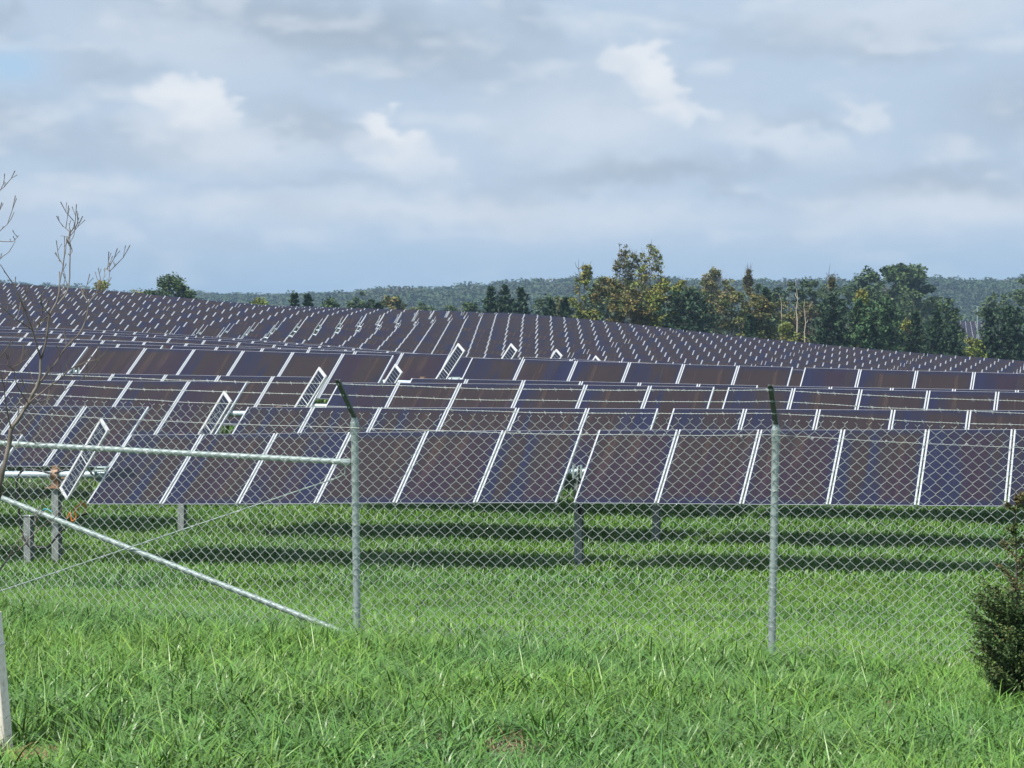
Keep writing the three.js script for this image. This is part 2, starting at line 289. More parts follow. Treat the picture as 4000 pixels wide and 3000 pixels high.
function solarRow(D, lat, label, far, keep, seed, dS = 0) {
  const R = rng(seed), list = lat.panels.filter((S) => { const [X, z] = rowPoint(D, S); const u = F * X / -z; return Math.abs(u) < 2080 + F * 2.2 / D && keep(u); });
  if (!list.length) return;
  const S0 = list[Math.floor(list.length / 2)], [X0, z0] = rowPoint(D, S0), y0 = ground(X0, z0);
  const g = group('solar_panel_row', label, 'solar panels', X0, y0, z0, far ? 'solar panel rows on the far slope' : 'solar panel rows near the fence');
  g.rotation.y = -TH;
  const tubeY = (S) => { const [X, z] = rowPoint(D, S); return topAt(X, z) - Math.sin(TILT) * PL / 2 - y0; };
  let bias = 0;
  for (const S of list) {
    const y = tubeY(S), slope = Math.atan((tubeY(S + 0.6) - tubeY(S - 0.6)) / 1.2);
    if (R() < 0.25) bias = Math.floor(R() * films.length);
    const film = films[R() < 0.35 ? bias : Math.floor(R() * films.length)];
    const p = far ? part('panel', farGeo, [film, MAT.rail], g) : part('panel', glassGeo, film, g);
    p.position.set(S - S0, y, 0); p.rotation.set(TILT + (R() - 0.5) * 0.008, 0, slope, 'ZXY');
    if (!far) part('frame', railGeo, MAT.rail, p);
  }
  // torque tube under the panels, lifted onto its piles
  const a = newTube(), pts = [], s1 = list[0] - 0.7, s2 = list[list.length - 1] + 0.7, off = new THREE.Vector3(0, -0.115 * Math.cos(TILT), -0.115 * Math.sin(TILT));
  const nseg = Math.max(2, Math.ceil((s2 - s1) / 3));
  for (let i = 0; i <= nseg; i++) { const S = lerp(s1, s2, i / nseg); pts.push(new THREE.Vector3(S - S0, tubeY(S) + off.y, off.z)); }
  tubeInto(a, pts, pts.map(() => 0.058), far ? 6 : 14); part('torque_tube', tubeGeo(a), MAT.tube, g);
  // piles at the gaps, with the bearing that carries the tube
  for (const gap of lat.gaps) {
    if (gap.S < s1 - 1.5 || gap.S > s2 + 1.5) continue;
    const S = gap.wide ? -17.12 + dS : gap.S, SS = far ? gap.S : S, [X, z] = rowPoint(D, SS), gy = ground(X, z) - y0 - 0.15, ty = tubeY(SS) + off.y, h = ty - 0.16 - gy;
    const pile = part('pile', pileGeo(h), MAT.galvDull, g); pile.position.set(SS - S0, gy, off.z);
    const x = SS - S0;
    if (!gap.wide) {
      const ring = new THREE.TorusGeometry(0.085, 0.02, 8, 20); ring.rotateY(Math.PI / 2);
      const b = part('bearing', mergeGeometries([ring, box(0.05, 0.12, 0.16, 0, -0.12, 0), box(0.03, 0.2, 0.03, 0.06, 0.02, 0.11), box(0.03, 0.2, 0.03, -0.06, 0.02, 0.11)]), MAT.galv, g); b.position.set(x, ty, off.z);
      if (!far) { const dmp = part('damper', mergeGeometries([rod(new THREE.Vector3(0.03, -0.1, 0.1), new THREE.Vector3(0.03, -0.62, 0.06), 0.03, 0.03, 10), rod(new THREE.Vector3(0.03, 0.1, 0.12), new THREE.Vector3(0.03, -0.1, 0.1), 0.014, 0.014, 8)]), MAT.black, g); dmp.position.set(x, ty, off.z); }
    } else if (!far) {
      // gear box on the pile head
      const gb = part('gear_box', mergeGeometries([new THREE.CylinderGeometry(0.12, 0.12, 0.11, 18).rotateZ(Math.PI / 2), box(0.12, 0.16, 0.16, 0, -0.12, 0), box(0.3, 0.018, 0.26, 0, -0.2, 0), box(0.09, 0.1, 0.12, 0.0, 0.1, 0.02), rod(new THREE.Vector3(0.1, -0.05, 0), new THREE.Vector3(0.24, -0.05, 0), 0.05, 0.05, 12)]), MAT.bronze, g); gb.position.set(x, ty, off.z);
      const mt = part('motor', mergeGeometries([rod(new THREE.Vector3(0, 0, 0), new THREE.Vector3(0.02, 0, 0.3), 0.045, 0.045, 12), box(0.1, 0.1, 0.1, 0.02, 0, 0.34)]), MAT.black, g); mt.position.set(x + 0.2, ty - 0.1, off.z - 0.15);
      const br = part('tube_bracket', mergeGeometries([box(0.012, 0.2, 0.12, -0.09, 0.02, 0), box(0.012, 0.2, 0.12, 0.09, 0.02, 0), box(0.19, 0.012, 0.14, 0, -0.09, 0), box(0.22, 0.012, 0.05, 0, 0.1, -0.05), box(0.22, 0.012, 0.05, 0, 0.1, 0.05)]), MAT.galv, g); br.position.set(x + 0.78, ty + 0.02, off.z); br.rotation.x = TILT;
      // the motor's own small panel, in front of the tube
      const cp = part('control_panel', cpBack, MAT.backing, g);
      const want = new THREE.Matrix4().makeRotationY(TH).multiply(cpTurn); cp.quaternion.setFromRotationMatrix(want); cp.position.set(x + 0.7, tubeY(SS) + 0.18, 0.42);
      part('frame', cpFrame, MAT.white, cp); part('cells', cpCells, MAT.cell, cp);
      part('panel_bracket', rod(new THREE.Vector3(x + 0.62, ty, off.z), new THREE.Vector3(x + 0.7, tubeY(SS) + 0.1, 0.36), 0.02, 0.02, 8), MAT.galv, g);
    }
  }
  return { g, S0, y0, tubeY };
}
const nearRows = [];
for (let k = 0; k < 12; k++) {
  const D = 37.5 + 4.73 * k, dS = 0.6 * (1 - Math.exp(-k / 1.8));
  nearRows.push(solarRow(D, dS ? { panels: NEAR.panels.map((S) => S + dS), gaps: NEAR.gaps.map((q) => ({ S: q.S + dS, wide: q.wide })) } : NEAR, ['front row of dark solar panels, nearest to the fence, with grass below it', 'second row of dark solar panels counted back from the fence', 'third row of dark solar panels behind the fence, showing above the second'][k] ?? ORD[k] + ' row of dark solar panels counted back from the fence', false, (u) => k < 7 || u < 500, 100 + k, dS));
}
for (let j = 0; j < 17; j++) {
  const D = 148 + 5.1 * j;
  solarRow(D, FAR, 'row of dark solar panels on the far slope, ' + ORD[j] + ' counted up from the dip', true, (u) => (j < 10 || u > -1500 + (j - 10) * 120) && (u < 200 || j > 4), 300 + j);
}
// what hangs round the first row's motor: a short post, black cables, orange and teal leads
{
  const r0 = nearRows[0], g = r0.g, x = -17.53 - r0.S0, xm = -17.12 - r0.S0, ty = r0.tubeY(-17.12) - 0.1, [X, z] = rowPoint(37.5, -17.53), gy = ground(X, z) - r0.y0;
  const sp = part('short_pile', mergeGeometries([pileGeo(0.86), box(0.17, 0.012, 0.17, 0, 0.866, 0)]), MAT.galvDull, g); sp.position.set(x, gy - 0.1, 0.1);
  const cable = (name, pts, r, mat) => { const c = new THREE.CatmullRomCurve3(pts.map((p) => new THREE.Vector3(...p))); part(name, new THREE.TubeGeometry(c, 40, r, 7), mat, g); };
  cable('cable', [[xm - 0.02, ty + 0.03, 0.1], [xm - 0.3, ty + 0.08, 0.09], [xm - 0.52, ty + 0.07, 0.1], [xm - 0.6, ty - 0.1, 0.13], [xm - 0.57, ty - 0.5, 0.14], [xm - 0.5, gy + 0.5, 0.16], [xm - 0.36, gy + 0.25, 0.2]], 0.018, MAT.black);
  cable('cable', [[x + 0.1, gy + 0.3, 0.2], [xm - 0.05, gy + 0.28, 0.22], [xm + 0.16, gy + 0.5, 0.2], [xm + 0.42, gy + 0.75, 0.1], [xm + 0.6, gy + 0.82, 0.05]], 0.016, MAT.black);
  cable('cable', [[xm + 0.05, ty + 0.04, 0.12], [xm + 0.25, ty + 0.09, 0.1], [xm + 0.5, ty + 0.08, 0.06]], 0.016, MAT.black);
  cable('orange_lead', [[xm + 0.28, gy + 0.74, 0.15], [xm + 0.33, gy + 0.84, 0.15], [xm + 0.36, gy + 0.7, 0.15], [xm + 0.43, gy + 0.76, 0.15], [xm + 0.4, gy + 0.9, 0.14], [xm + 0.56, gy + 0.98, 0.1]], 0.013, MAT.orange);
  cable('orange_lead', [[xm + 0.46, gy + 0.86, 0.15], [xm + 0.5, gy + 1.0, 0.14], [xm + 0.58, gy + 0.94, 0.12], [xm + 0.55, gy + 0.82, 0.12]], 0.013, MAT.orange);
  cable('teal_lead', [[xm - 0.18, gy + 0.82, 0.16], [xm - 0.1, gy + 0.88, 0.16], [xm + 0.02, gy + 0.84, 0.16]], 0.014, MAT.teal);
}
console.log('rows done');

// a farther field of panels seen through a break in the pines
{
  const R = rng(77);
  for (let i = 0; i < 9; i++) {
    const Z = 545 + i * 11, y = 1312 - i * 7.2, n = 11, p0 = at(3722, y, Z), g = group('distant_panel_row', 'row of distant panels seen between pines, ' + ORD[i] + ' counted up from the lowest', 'solar panels', p0.x, p0.y - 1.9, p0.z, 'distant panel rows between the pines');
    g.rotation.y = -TH;
    for (let k = 0; k < n; k++) { const p = part('panel', farGeo, [films[Math.floor(R() * 10)], MAT.rail], g); p.position.set(k * PW + (k > 5 ? 0.3 : 0), 1.4, 0); p.rotation.x = TILT; }
    part('post', mergeGeometries([box(0.16, 3.4, 0.16, 1.2, -0.3, 0), box(0.16, 3.4, 0.16, n * PW - 2, -0.3, 0), box(n * PW, 0.12, 0.12, n * PW / 2 - 0.6, 1.25, 0)]), MAT.galvDull, g);
  }
  const b = at(3818, 1275, 520), t = at(3819, 1198, 520);
  const pole = group('utility_pole', 'thin pale pole standing above the distant panels', 'pole', b.x, b.y - 4, b.z);
  part('shaft', rod(new THREE.Vector3(0, 0, 0), new THREE.Vector3(0, t.y - b.y + 4, 0), 0.17, 0.13, 8), MAT.galv, pole); part('lamp_head', box(0.5, 0.25, 0.3, 0, t.y - b.y + 4, 0), MAT.galv, pole);
}

// ---------------------------------------------------------------- chain link fence
{
  const A = { X: -1.262, Z: 19.9 }, B = { X: 1.995, Z: 19.1 }, ang = (22 * Math.PI) / 180;
  const L = { X: A.X - 3.62 * Math.cos(ang), Z: A.Z + 3.62 * Math.sin(ang) }, C = { X: B.X + 3.257, Z: B.Z - 0.8 };
  const E0 = { X: L.X - 1.55 * Math.cos(ang), Z: L.Z + 1.55 * Math.sin(ang) }, E1 = { X: C.X + 1.6, Z: C.Z - 0.39 };
  const path = [E0, L, A, B, C, E1], cum = [0];
  for (let i = 1; i < path.length; i++) cum.push(cum[i - 1] + Math.hypot(path[i].X - path[i - 1].X, path[i].Z - path[i - 1].Z));
  const total = cum[cum.length - 1];
  const sag = (d) => { let i = 0; while (i < path.length - 2 && d > cum[i + 1]) i++; return i; };
  // base height follows straight lines between the posts
  const gY = path.map((p) => ground(p.X, -p.Z));
  const on = (d, h, out = 0) => { const i = sag(d), t = (d - cum[i]) / (cum[i + 1] - cum[i]), p = path[i], q = path[i + 1], dx = q.X - p.X, dz = -(q.Z - p.Z), l = Math.hypot(dx, dz); return new THREE.Vector3(lerp(p.X, q.X, t) - dz / l * out, lerp(gY[i], gY[i + 1], t) + h, -lerp(p.Z, q.Z, t) + dx / l * out); };
  const fence = group('chain_link_fence', 'galvanized chain link fence topped with three strands of barbed wire', 'fence', 0, 0, 0);
  const org = on(cum[2], 0); fence.position.copy(org);
  const rel = (v) => v.sub(org);
  const addTo = (name, geo, mat, parent = fence) => part(name, geo, mat, parent);
  // posts with cap and slanted arm
  const R = rng(5);
  [[L, 1], [A, 2], [B, 3], [C, 4]].forEach(([p, i]) => {
    const b = rel(on(cum[i], -0.12, -0.045)), t = rel(on(cum[i], 1.74, -0.045));
    const lean = (R() - 0.5) * 0.02; t.x += i === 2 ? -0.02 : i === 3 ? 0.03 : lean;
    const post = addTo('post', rod(b, t, 0.0295, 0.0295, 20), MAT.galv);
    const up = (h, o) => rel(on(cum[i], h, -0.045 + o)).add(new THREE.Vector3(t.x - b.x, 0, 0));
    const cup = new THREE.LatheGeometry([[0.034, 0], [0.034, 0.075], [0.036, 0.08], [0.036, 0.09], [0.03, 0.1], [0.02, 0.13], [0.014, 0.15], [0.001, 0.155]].map((q) => new THREE.Vector2(...q)), 20); cup.translate(t.x, t.y - 0.055, t.z);
    part('cap', cup, MAT.galv, post);
    for (const h of [0.3, 0.72, 1.12, 1.46]) { const v = up(h, 0), c = new THREE.CylinderGeometry(0.0325, 0.0325, 0.022, 18); c.translate(v.x - (t.x - b.x) * (1 - h / 1.74), v.y, v.z); part('tension_band', c, MAT.galv, post); }
    // slanted arm: a folded strip with three slots, leaning out to the road side
    const a0 = up(1.8, 0.0), a1 = up(2.115, 0.315), dir = new THREE.Vector3().subVectors(a1, a0), len = dir.length(); dir.normalize();
    const side = new THREE.Vector3().subVectors(on(cum[i] + 0.05, 0), on(cum[i] - 0.05, 0)).setY(0).normalize(), nn = new THREE.Vector3().crossVectors(dir, side).normalize();
    const M = new THREE.Matrix4().makeBasis(side, dir, new THREE.Vector3().crossVectors(side, dir).normalize()).setPosition(a0);
    const arm = mergeGeometries([box(0.034, len, 0.004, 0, len / 2, 0), box(0.004, len, 0.022, -0.017, len / 2, -0.011), box(0.004, len, 0.022, 0.017, len / 2, -0.011), new THREE.CylinderGeometry(0.017, 0.017, 0.004, 16).rotateX(Math.PI / 2).translate(0, len, 0)]);
    arm.applyMatrix4(M); part('barb_arm', arm, MAT.darkArm, post);
    for (const h of [0.1, 0.2, 0.29]) { const v = up(1.8 + h, h + 0.004); part('clip', box(0.012, 0.016, 0.016, v.x, v.y, v.z), MAT.galv, post); }
    // ties
    const ta = newTube(); for (const h of [0.25, 0.55, 0.95, 1.3, 1.62]) { const o = up(h, 0), q = []; for (let k = 0; k <= 12; k++) { const w = k / 12 * Math.PI * 1.7 + 0.4; q.push(new THREE.Vector3(o.x + Math.cos(w) * 0.036 - (t.x - b.x) * (1 - h / 1.74), o.y + k * 0.002, o.z + Math.sin(w) * 0.05)); } tubeInto(ta, q, q.map(() => 0.002), 5); }
    part('wire_tie', tubeGeo(ta), MAT.wire, post).userData.kind = 'stuff';
  });
  // woven wires, each one its own zigzag hooked into its neighbours
  const mesh = new THREE.Group(); mesh.name = 'chain_link_mesh'; fence.add(mesh);
  const WD = 0.0918, RH = 0.0895, nRows = 20, bottom = 0.035, half = WD / 2, nW = Math.floor(total / half);
  const bump = (d, h) => (vnoise(d * 1.3 + 9, h * 1.1) - 0.5) * 0.045;
  const Rw = rng(91);
  for (let w = 0; w < nW; w++) {
    const acc = newTube(), pts = [], odd = w % 2, d0 = w * half, d1 = d0 + half;
    for (let k = 0; k <= nRows * 2; k++) {
      const right = (k + odd) % 2 === 1, d = right ? d1 : d0, h = bottom + k * RH / 2, jit = (vnoise(d * 11, h * 11) - 0.5) * 0.006;
      if (d > total - 0.01) continue;
      for (const e of [-1, 1]) { // rounded knuckle: two points at each bend, crossing the neighbour
        if ((k === 0 && e < 0) || (k === nRows * 2 && e > 0)) continue;
        const hook = right ? 0.0022 : -0.0022;
        pts.push(rel(on(clamp(d + (right ? 0.002 : -0.002) - 0, 0, total), h + e * 0.0035 + jit, (right === (e > 0) ? 0.0028 : -0.0028) + bump(d, h))));
      }
    }
    // twisted ends above the last bend, splayed in a Y
    const last = pts[pts.length - 1].clone(), right = (nRows * 2 + odd) % 2 === 1;
    const tip = [new THREE.Vector3(0, 0, 0), new THREE.Vector3(right ? -0.002 : 0.002, 0.018, 0.002), new THREE.Vector3((right ? 1 : -1) * (0.016 + Rw() * 0.006), 0.03 + Rw() * 0.01, (Rw() - 0.5) * 0.02)].map((v) => v.add(last));
    if (Rw() < 0.94) pts.push(tip[1], tip[2]);
    tubeInto(acc, pts, pts.map(() => 0.002), 5);
    const m = cast(new THREE.Mesh(tubeGeo(acc), MAT.wire)); m.name = 'wire'; mesh.add(m);
  }
  const line = (h, out, d0, d1, step, wob, r, phase = 0) => { const acc = newTube(), q = []; for (let d = d0; d <= d1 + 1e-6; d += step) { const i = sag(d), span = cum[i + 1] - cum[i], t = (d - cum[i]) / span; q.push(rel(on(Math.min(d, total - 1e-4), h - Math.sin(Math.PI * t) * 0.022 + Math.sin(d * 118 + phase) * wob + (vnoise(d * 3, h * 9) - 0.5) * 0.008, out + Math.cos(d * 118 + phase) * wob))); } tubeInto(acc, q, q.map(() => r), 5); return tubeGeo(acc); };
  const tw = addTo('tension_wire', line(1.735, 0.012, 0, total, 0.08, 0, 0.0024), MAT.wire);
  const hog = []; for (let d = 0.1; d < total; d += 0.54 + Rw() * 0.12) { const v = rel(on(d, 1.735 - 0.012, 0.016)); const s = new THREE.TorusGeometry(0.0065, 0.0028, 6, 10); s.translate(v.x, v.y, v.z); hog.push(s); }
  part('hog_ring', mergeGeometries(hog), MAT.white, tw).userData.kind = 'stuff';
  for (const [h, o] of [[1.905, 0.06], [2.0, 0.155], [2.09, 0.245]]) {
    const strand = addTo('barbed_wire', mergeGeometries([line(h, o, 0, total, 0.0133, 0.0018, 0.0014), line(h, o, 0, total, 0.0133, 0.0018, 0.0014, Math.PI)]), MAT.wire);
    const acc = newTube(); const off = Rw() * 0.1;
    for (let d = 0.05 + off; d < total - 0.05; d += 0.127 + (Rw() - 0.5) * 0.012) {
      const i = sag(d), t = (d - cum[i]) / (cum[i + 1] - cum[i]), v = rel(on(d, h - Math.sin(Math.PI * t) * 0.022 + (vnoise(d * 3, h * 9) - 0.5) * 0.008, o));
      for (let q = 0; q < 2; q++) { const a = Rw() * Math.PI, dx = (Rw() - 0.5) * 0.014; tubeInto(acc, [new THREE.Vector3(v.x + dx - 0.006, v.y + Math.sin(a) * 0.016, v.z + Math.cos(a) * 0.016), new THREE.Vector3(v.x + dx, v.y, v.z), new THREE.Vector3(v.x + dx + 0.006, v.y - Math.sin(a) * 0.016, v.z - Math.cos(a) * 0.016)], [0.0007, 0.0017, 0.0007], 5); }
      tubeInto(acc, [new THREE.Vector3(v.x - 0.008, v.y, v.z), new THREE.Vector3(v.x + 0.008, v.y, v.z)], [0.0042, 0.0042], 6);
    }
    part('barb', tubeGeo(acc), MAT.wire, strand).userData.kind = 'stuff';
  }
  // corner bracing left of the nearer post: level rail, slanted rail, truss rod
  const dA = cum[2], dL = cum[1];
  const rail = addTo('brace_rail', rod(rel(on(dA - 0.06, 1.452, -0.05)), rel(on(dL + 0.03, 1.452, -0.05)), 0.0245, 0.0245, 18), MAT.galv);
  const e = rel(on(dA - 0.05, 1.452, -0.05)), cup = new THREE.CylinderGeometry(0.03, 0.03, 0.075, 18); cup.rotateZ(Math.PI / 2); cup.translate(e.x - 0.05, e.y, e.z);
  const lug = rod(rel(on(dA - 0.09, 1.455, -0.05)), rel(on(dA - 0.01, 1.46, -0.05)), 0.011, 0.011, 8);
  part('rail_end', mergeGeometries([cup, lug]), MAT.galv, rail);
  const slant = addTo('brace_rail', rod(rel(on(dA - 0.09, 0.055, -0.07)), rel(on(dL + 0.03, 1.04, -0.07)), 0.0245, 0.0245, 18), MAT.galv);
  part('rail_end', rod(rel(on(dA - 0.03, 0.03, -0.07)), rel(on(dA - 0.2, 0.085, -0.07)), 0.029, 0.029, 16), MAT.galv, slant);
  addTo('truss_rod', (() => { const acc = newTube(), q = [rel(on(dA - 0.1, 1.42, -0.03)), rel(on(dA - 0.1, 1.36, -0.03)), rel(on(dA - 0.15, 1.33, -0.03))]; for (let t = 0.1; t <= 1.0; t += 0.1) q.push(rel(on(lerp(dA - 0.15, dL, t), lerp(1.33, 0.1, t), -0.03))); tubeInto(acc, q, q.map(() => 0.0062), 6); return tubeGeo(acc); })(), MAT.galv);
  const clips = []; for (let d = dL + 0.4; d < dA - 0.2; d += 0.43) { const v = rel(on(d, 1.452, -0.02)); clips.push(box(0.012, 0.03, 0.012, v.x, v.y, v.z, [0, 0, 0.6])); const t = (d - dL) / (dA - 0.15 - dL), v2 = rel(on(d, lerp(0.1, 1.33, t), -0.025)); clips.push(box(0.022, 0.012, 0.014, v2.x, v2.y, v2.z)); }
  addTo('wire_tie', mergeGeometries(clips), MAT.white).userData.kind = 'stuff';
}
console.log('fence done');

// ---------------------------------------------------------------- grass
const tint = (c) => new THREE.Color(...c);
function bladeInto(acc, R, x, z, h, w, lean, dir, curl, segs) {
  const tx = -Math.sin(dir), tz = Math.cos(dir), face = dir + (R() - 0.5) * 1.6, wx = -Math.sin(face), wz = Math.cos(face), base = acc.pos.length / 3;
  for (let i = 0; i <= segs; i++) {
    const t = i / segs, out = lean * t + curl * t * t, y = h * (t - 0.35 * curl / Math.max(h, 0.01) * t * t * t), ww = w * (1 - t * t * 0.92) * (i === 0 ? 0.7 : 1);
    const px = x + Math.cos(dir) * out, pz = z + Math.sin(dir) * out;
    acc.pos.push(px - wx * ww / 2, y, pz - wz * ww / 2, px + wx * ww / 2, y, pz + wz * ww / 2);
    if (i) { const a = base + (i - 1) * 2; acc.idx.push(a, a + 1, a + 2, a + 1, a + 3, a + 2); }
  }
}
function tuftGeo(seed, n, h0, h1, w, spread, leanMax, segs) {
  const R = rng(seed), acc = { pos: [], idx: [], col: [] };
  for (let k = 0; k < n; k++) {
    const a = R() * 6.283, r = Math.sqrt(R()) * spread, h = lerp(h0, h1, R() * R()), before = acc.pos.length / 3;
    bladeInto(acc, R, Math.cos(a) * r, Math.sin(a) * r, h, w * (0.6 + R() * 0.8), (R() - 0.3) * leanMax * h, a + (R() - 0.5) * 2, R() * leanMax * h * 1.1, segs);
    const q = 0.6 + R() * 0.75, yel = R(), c = yel > 0.93 ? [1.5 * q, 1.25 * q, 1.3 * q] : yel > 0.6 ? [1.18 * q, 1.08 * q, 0.9 * q] : [q * 0.92, q, q * 0.95];
    for (let i = before; i < acc.pos.length / 3; i++) acc.col.push(...c);
  }
  const g = new THREE.BufferGeometry(); g.setAttribute('position', new THREE.Float32BufferAttribute(acc.pos, 3)); g.setAttribute('color', new THREE.Float32BufferAttribute(acc.col, 3));
  g.setAttribute('uv', new THREE.Float32BufferAttribute(new Float32Array(acc.pos.length / 3 * 2), 2)); g.setIndex(acc.idx); g.computeVertexNormals(); return g;
}
const grassMat = new THREE.MeshStandardMaterial({ color: new THREE.Color(0.1, 0.24, 0.038), vertexColors: true, roughness: 0.42, side: THREE.DoubleSide });
const strawMat = new THREE.MeshStandardMaterial({ color: new THREE.Color(0.36, 0.27, 0.16), vertexColors: true, roughness: 0.9, side: THREE.DoubleSide });
const bare = [[1985, 2935, 95, 40], [120, 2965, 150, 40], [2720, 2770, 70, 22], [2870, 2755, 60, 20], [580, 2930, 60, 30], [3480, 2770, 60, 20], [1700, 2895, 50, 20], [2740, 2440, 60, 16], [1780, 2380, 50, 14], [2180, 2350, 40, 10], [1050, 2650, 40, 16]].map(([x, y, rx, ry]) => { // worn spots on the ground
  let Z = 12; for (let i = 0; i < 30; i++) { const p = at(x, y, Z); Z += (p.y - ground(p.x, p.z)) * 3.2; } const p = at(x, y, Z), k = Z / F; return { x: p.x, z: p.z, rx: rx * k * 1.15, rz: ry * k * F / 1500 * 1.5 };
});
const bareness = (x, z) => { let b = 0; for (const s of bare) { const q = ((x - s.x) / s.rx) ** 2 + ((z - s.z) / s.rz) ** 2; if (q < 4) b = Math.max(b, Math.exp(-q * 1.2)); } return b; };
function meadow(name, label, geos, mat, seed, spacing, zNear, zFar, pick, edge = 1.5) {
  const R = rng(seed), lists = geos.map(() => []);
  for (let Z = zNear; Z < zFar; Z += spacing) {
    const w = Z * 2000 / F + edge;
    for (let x = -w; x < w; x += spacing) {
      const px = x + (R() - 0.5) * spacing * 1.3, pz = -(Z + (R() - 0.5) * spacing * 1.3), s = pick(px, -pz, R);
      if (s) lists[Math.floor(R() * geos.length)].push([px, pz, s, R() * 6.283, R()]);
    }
  }
  const M = new THREE.Matrix4(), q = new THREE.Quaternion(), e = new THREE.Euler(), c = new THREE.Color();
  lists.forEach((list, i) => {
    const im = new THREE.InstancedMesh(geos[i], mat, list.length); im.name = numbered(name);
    list.forEach(([x, z, s, a, r], k) => {
      e.set((r - 0.5) * 0.2, a, (((r * 7.3) % 1) - 0.5) * 0.2); q.setFromEuler(e);
      M.compose(new THREE.Vector3(x, ground(x, z) - 0.012, z), q, new THREE.Vector3(s[1] ?? 1, s[0], s[1] ?? 1)); im.setMatrixAt(k, M);
      // drifts of fresher, bluer and drier grass
      const n = fbm(x * 0.55 + 11, z * 0.4, 3), m = fbm(x * 1.7 + 3, z * 1.2 + 8, 3);
      c.setRGB(0.78 + n * 0.42 + (m - 0.5) * 0.5, 0.88 + (n - 0.5) * 0.25 + (m - 0.5) * 0.2, 0.8 + (0.5 - n) * 0.5); if (s[2]) c.multiply(s[2]); im.setColorAt(k, c);
    });
    cast(im); im.userData = { kind: 'stuff', label, category: 'grass' }; scene.add(im);
  });
}
const fenceZ = (x) => x < -1.262 ? 19.9 + (-1.262 - x) * 0.404 : 19.9 - (x + 1.262) * 0.2456;
// long uncut grass on this side and round the foot of the fence
meadow('long_grass', 'long uncut green grass on the near side of the fence', [1, 2, 3, 4, 5].map((k) => tuftGeo(40 + k, 13, 0.05, 0.3, 0.0095, 0.08, 0.95, 4)), grassMat, 11, 0.068, 8.5, 22.5, (x, Z, R) => {
  const dz = Z - fenceZ(x); if (dz > 0.5) return 0;
  const b = bareness(x, -Z); if (b > 0.3 && R() < b * 1.25) return 0;
  const n = fbm(x * 1.1 + 5, Z * 0.9, 3), strip = Math.exp(-((dz + 0.3) ** 2) / 0.2) * -0.16;
  return [0.4 + n * 0.75 + strip - b * 0.4, 1];
});
// taller arching blades standing out of it
meadow('tall_grass', 'tall arching grass blades standing out of the near meadow', [1, 2, 3, 4, 5, 6].map((k) => tuftGeo(140 + k, 8, 0.16, 0.42, 0.0115, 0.09, 1.3, 6)), grassMat, 15, 0.13, 9, 21.5, (x, Z, R) => {
  const dz = Z - fenceZ(x); if (dz > -0.25 || bareness(x, -Z) > 0.12) return 0;
  const n = fbm(x * 0.8 + 25, Z * 0.6 + 3, 3); if (R() > 0.25 + n) return 0; return [0.45 + n * 0.65, 1];
});
// shorter grass inside, down to and between the rows
meadow('field_grass', 'shorter green grass between the fence and the panel rows', [1, 2, 3, 4].map((k) => tuftGeo(70 + k, 16, 0.05, 0.21, 0.012, 0.12, 0.9, 3)), grassMat, 21, 0.1, 18.2, 34, (x, Z, R) => {
  const dz = Z - fenceZ(x); if (dz < 0.2) return 0;
  const b = bareness(x, -Z); if (b > 0.35 && R() < b) return 0;
  return [0.6 + fbm(x * 0.9, Z * 0.7 + 4, 3) * 0.75, 1.05];
});
meadow('row_grass', 'green grass under and between the first panel rows', [1, 2, 3].map((k) => tuftGeo(90 + k, 20, 0.06, 0.19, 0.014, 0.17, 0.8, 3)), grassMat, 31, 0.135, 34, 49, (x, Z) => [0.65 + fbm(x * 0.9, Z * 0.7 + 4, 3) * 0.7, 1.05]);
meadow('far_grass', 'green grass seen through gaps in the rows', [1, 2].map((k) => tuftGeo(97 + k, 24, 0.08, 0.22, 0.03, 0.4, 0.6, 2)), grassMat, 37, 0.5, 49, 100, () => [0.9, 1.1], 1);
// dry stalks in the worn spots
meadow('dry_grass', 'dry straw coloured grass in worn spots', [1, 2].map((k) => tuftGeo(120 + k, 16, 0.02, 0.09, 0.005, 0.06, 1.6, 3)), strawMat, 41, 0.06, 9.5, 24, (x, Z, R) => { const b = bareness(x, -Z); return b > 0.18 && R() < b * 0.9 ? [0.6 + R() * 0.7, 1] : 0; });
console.log('grass done');

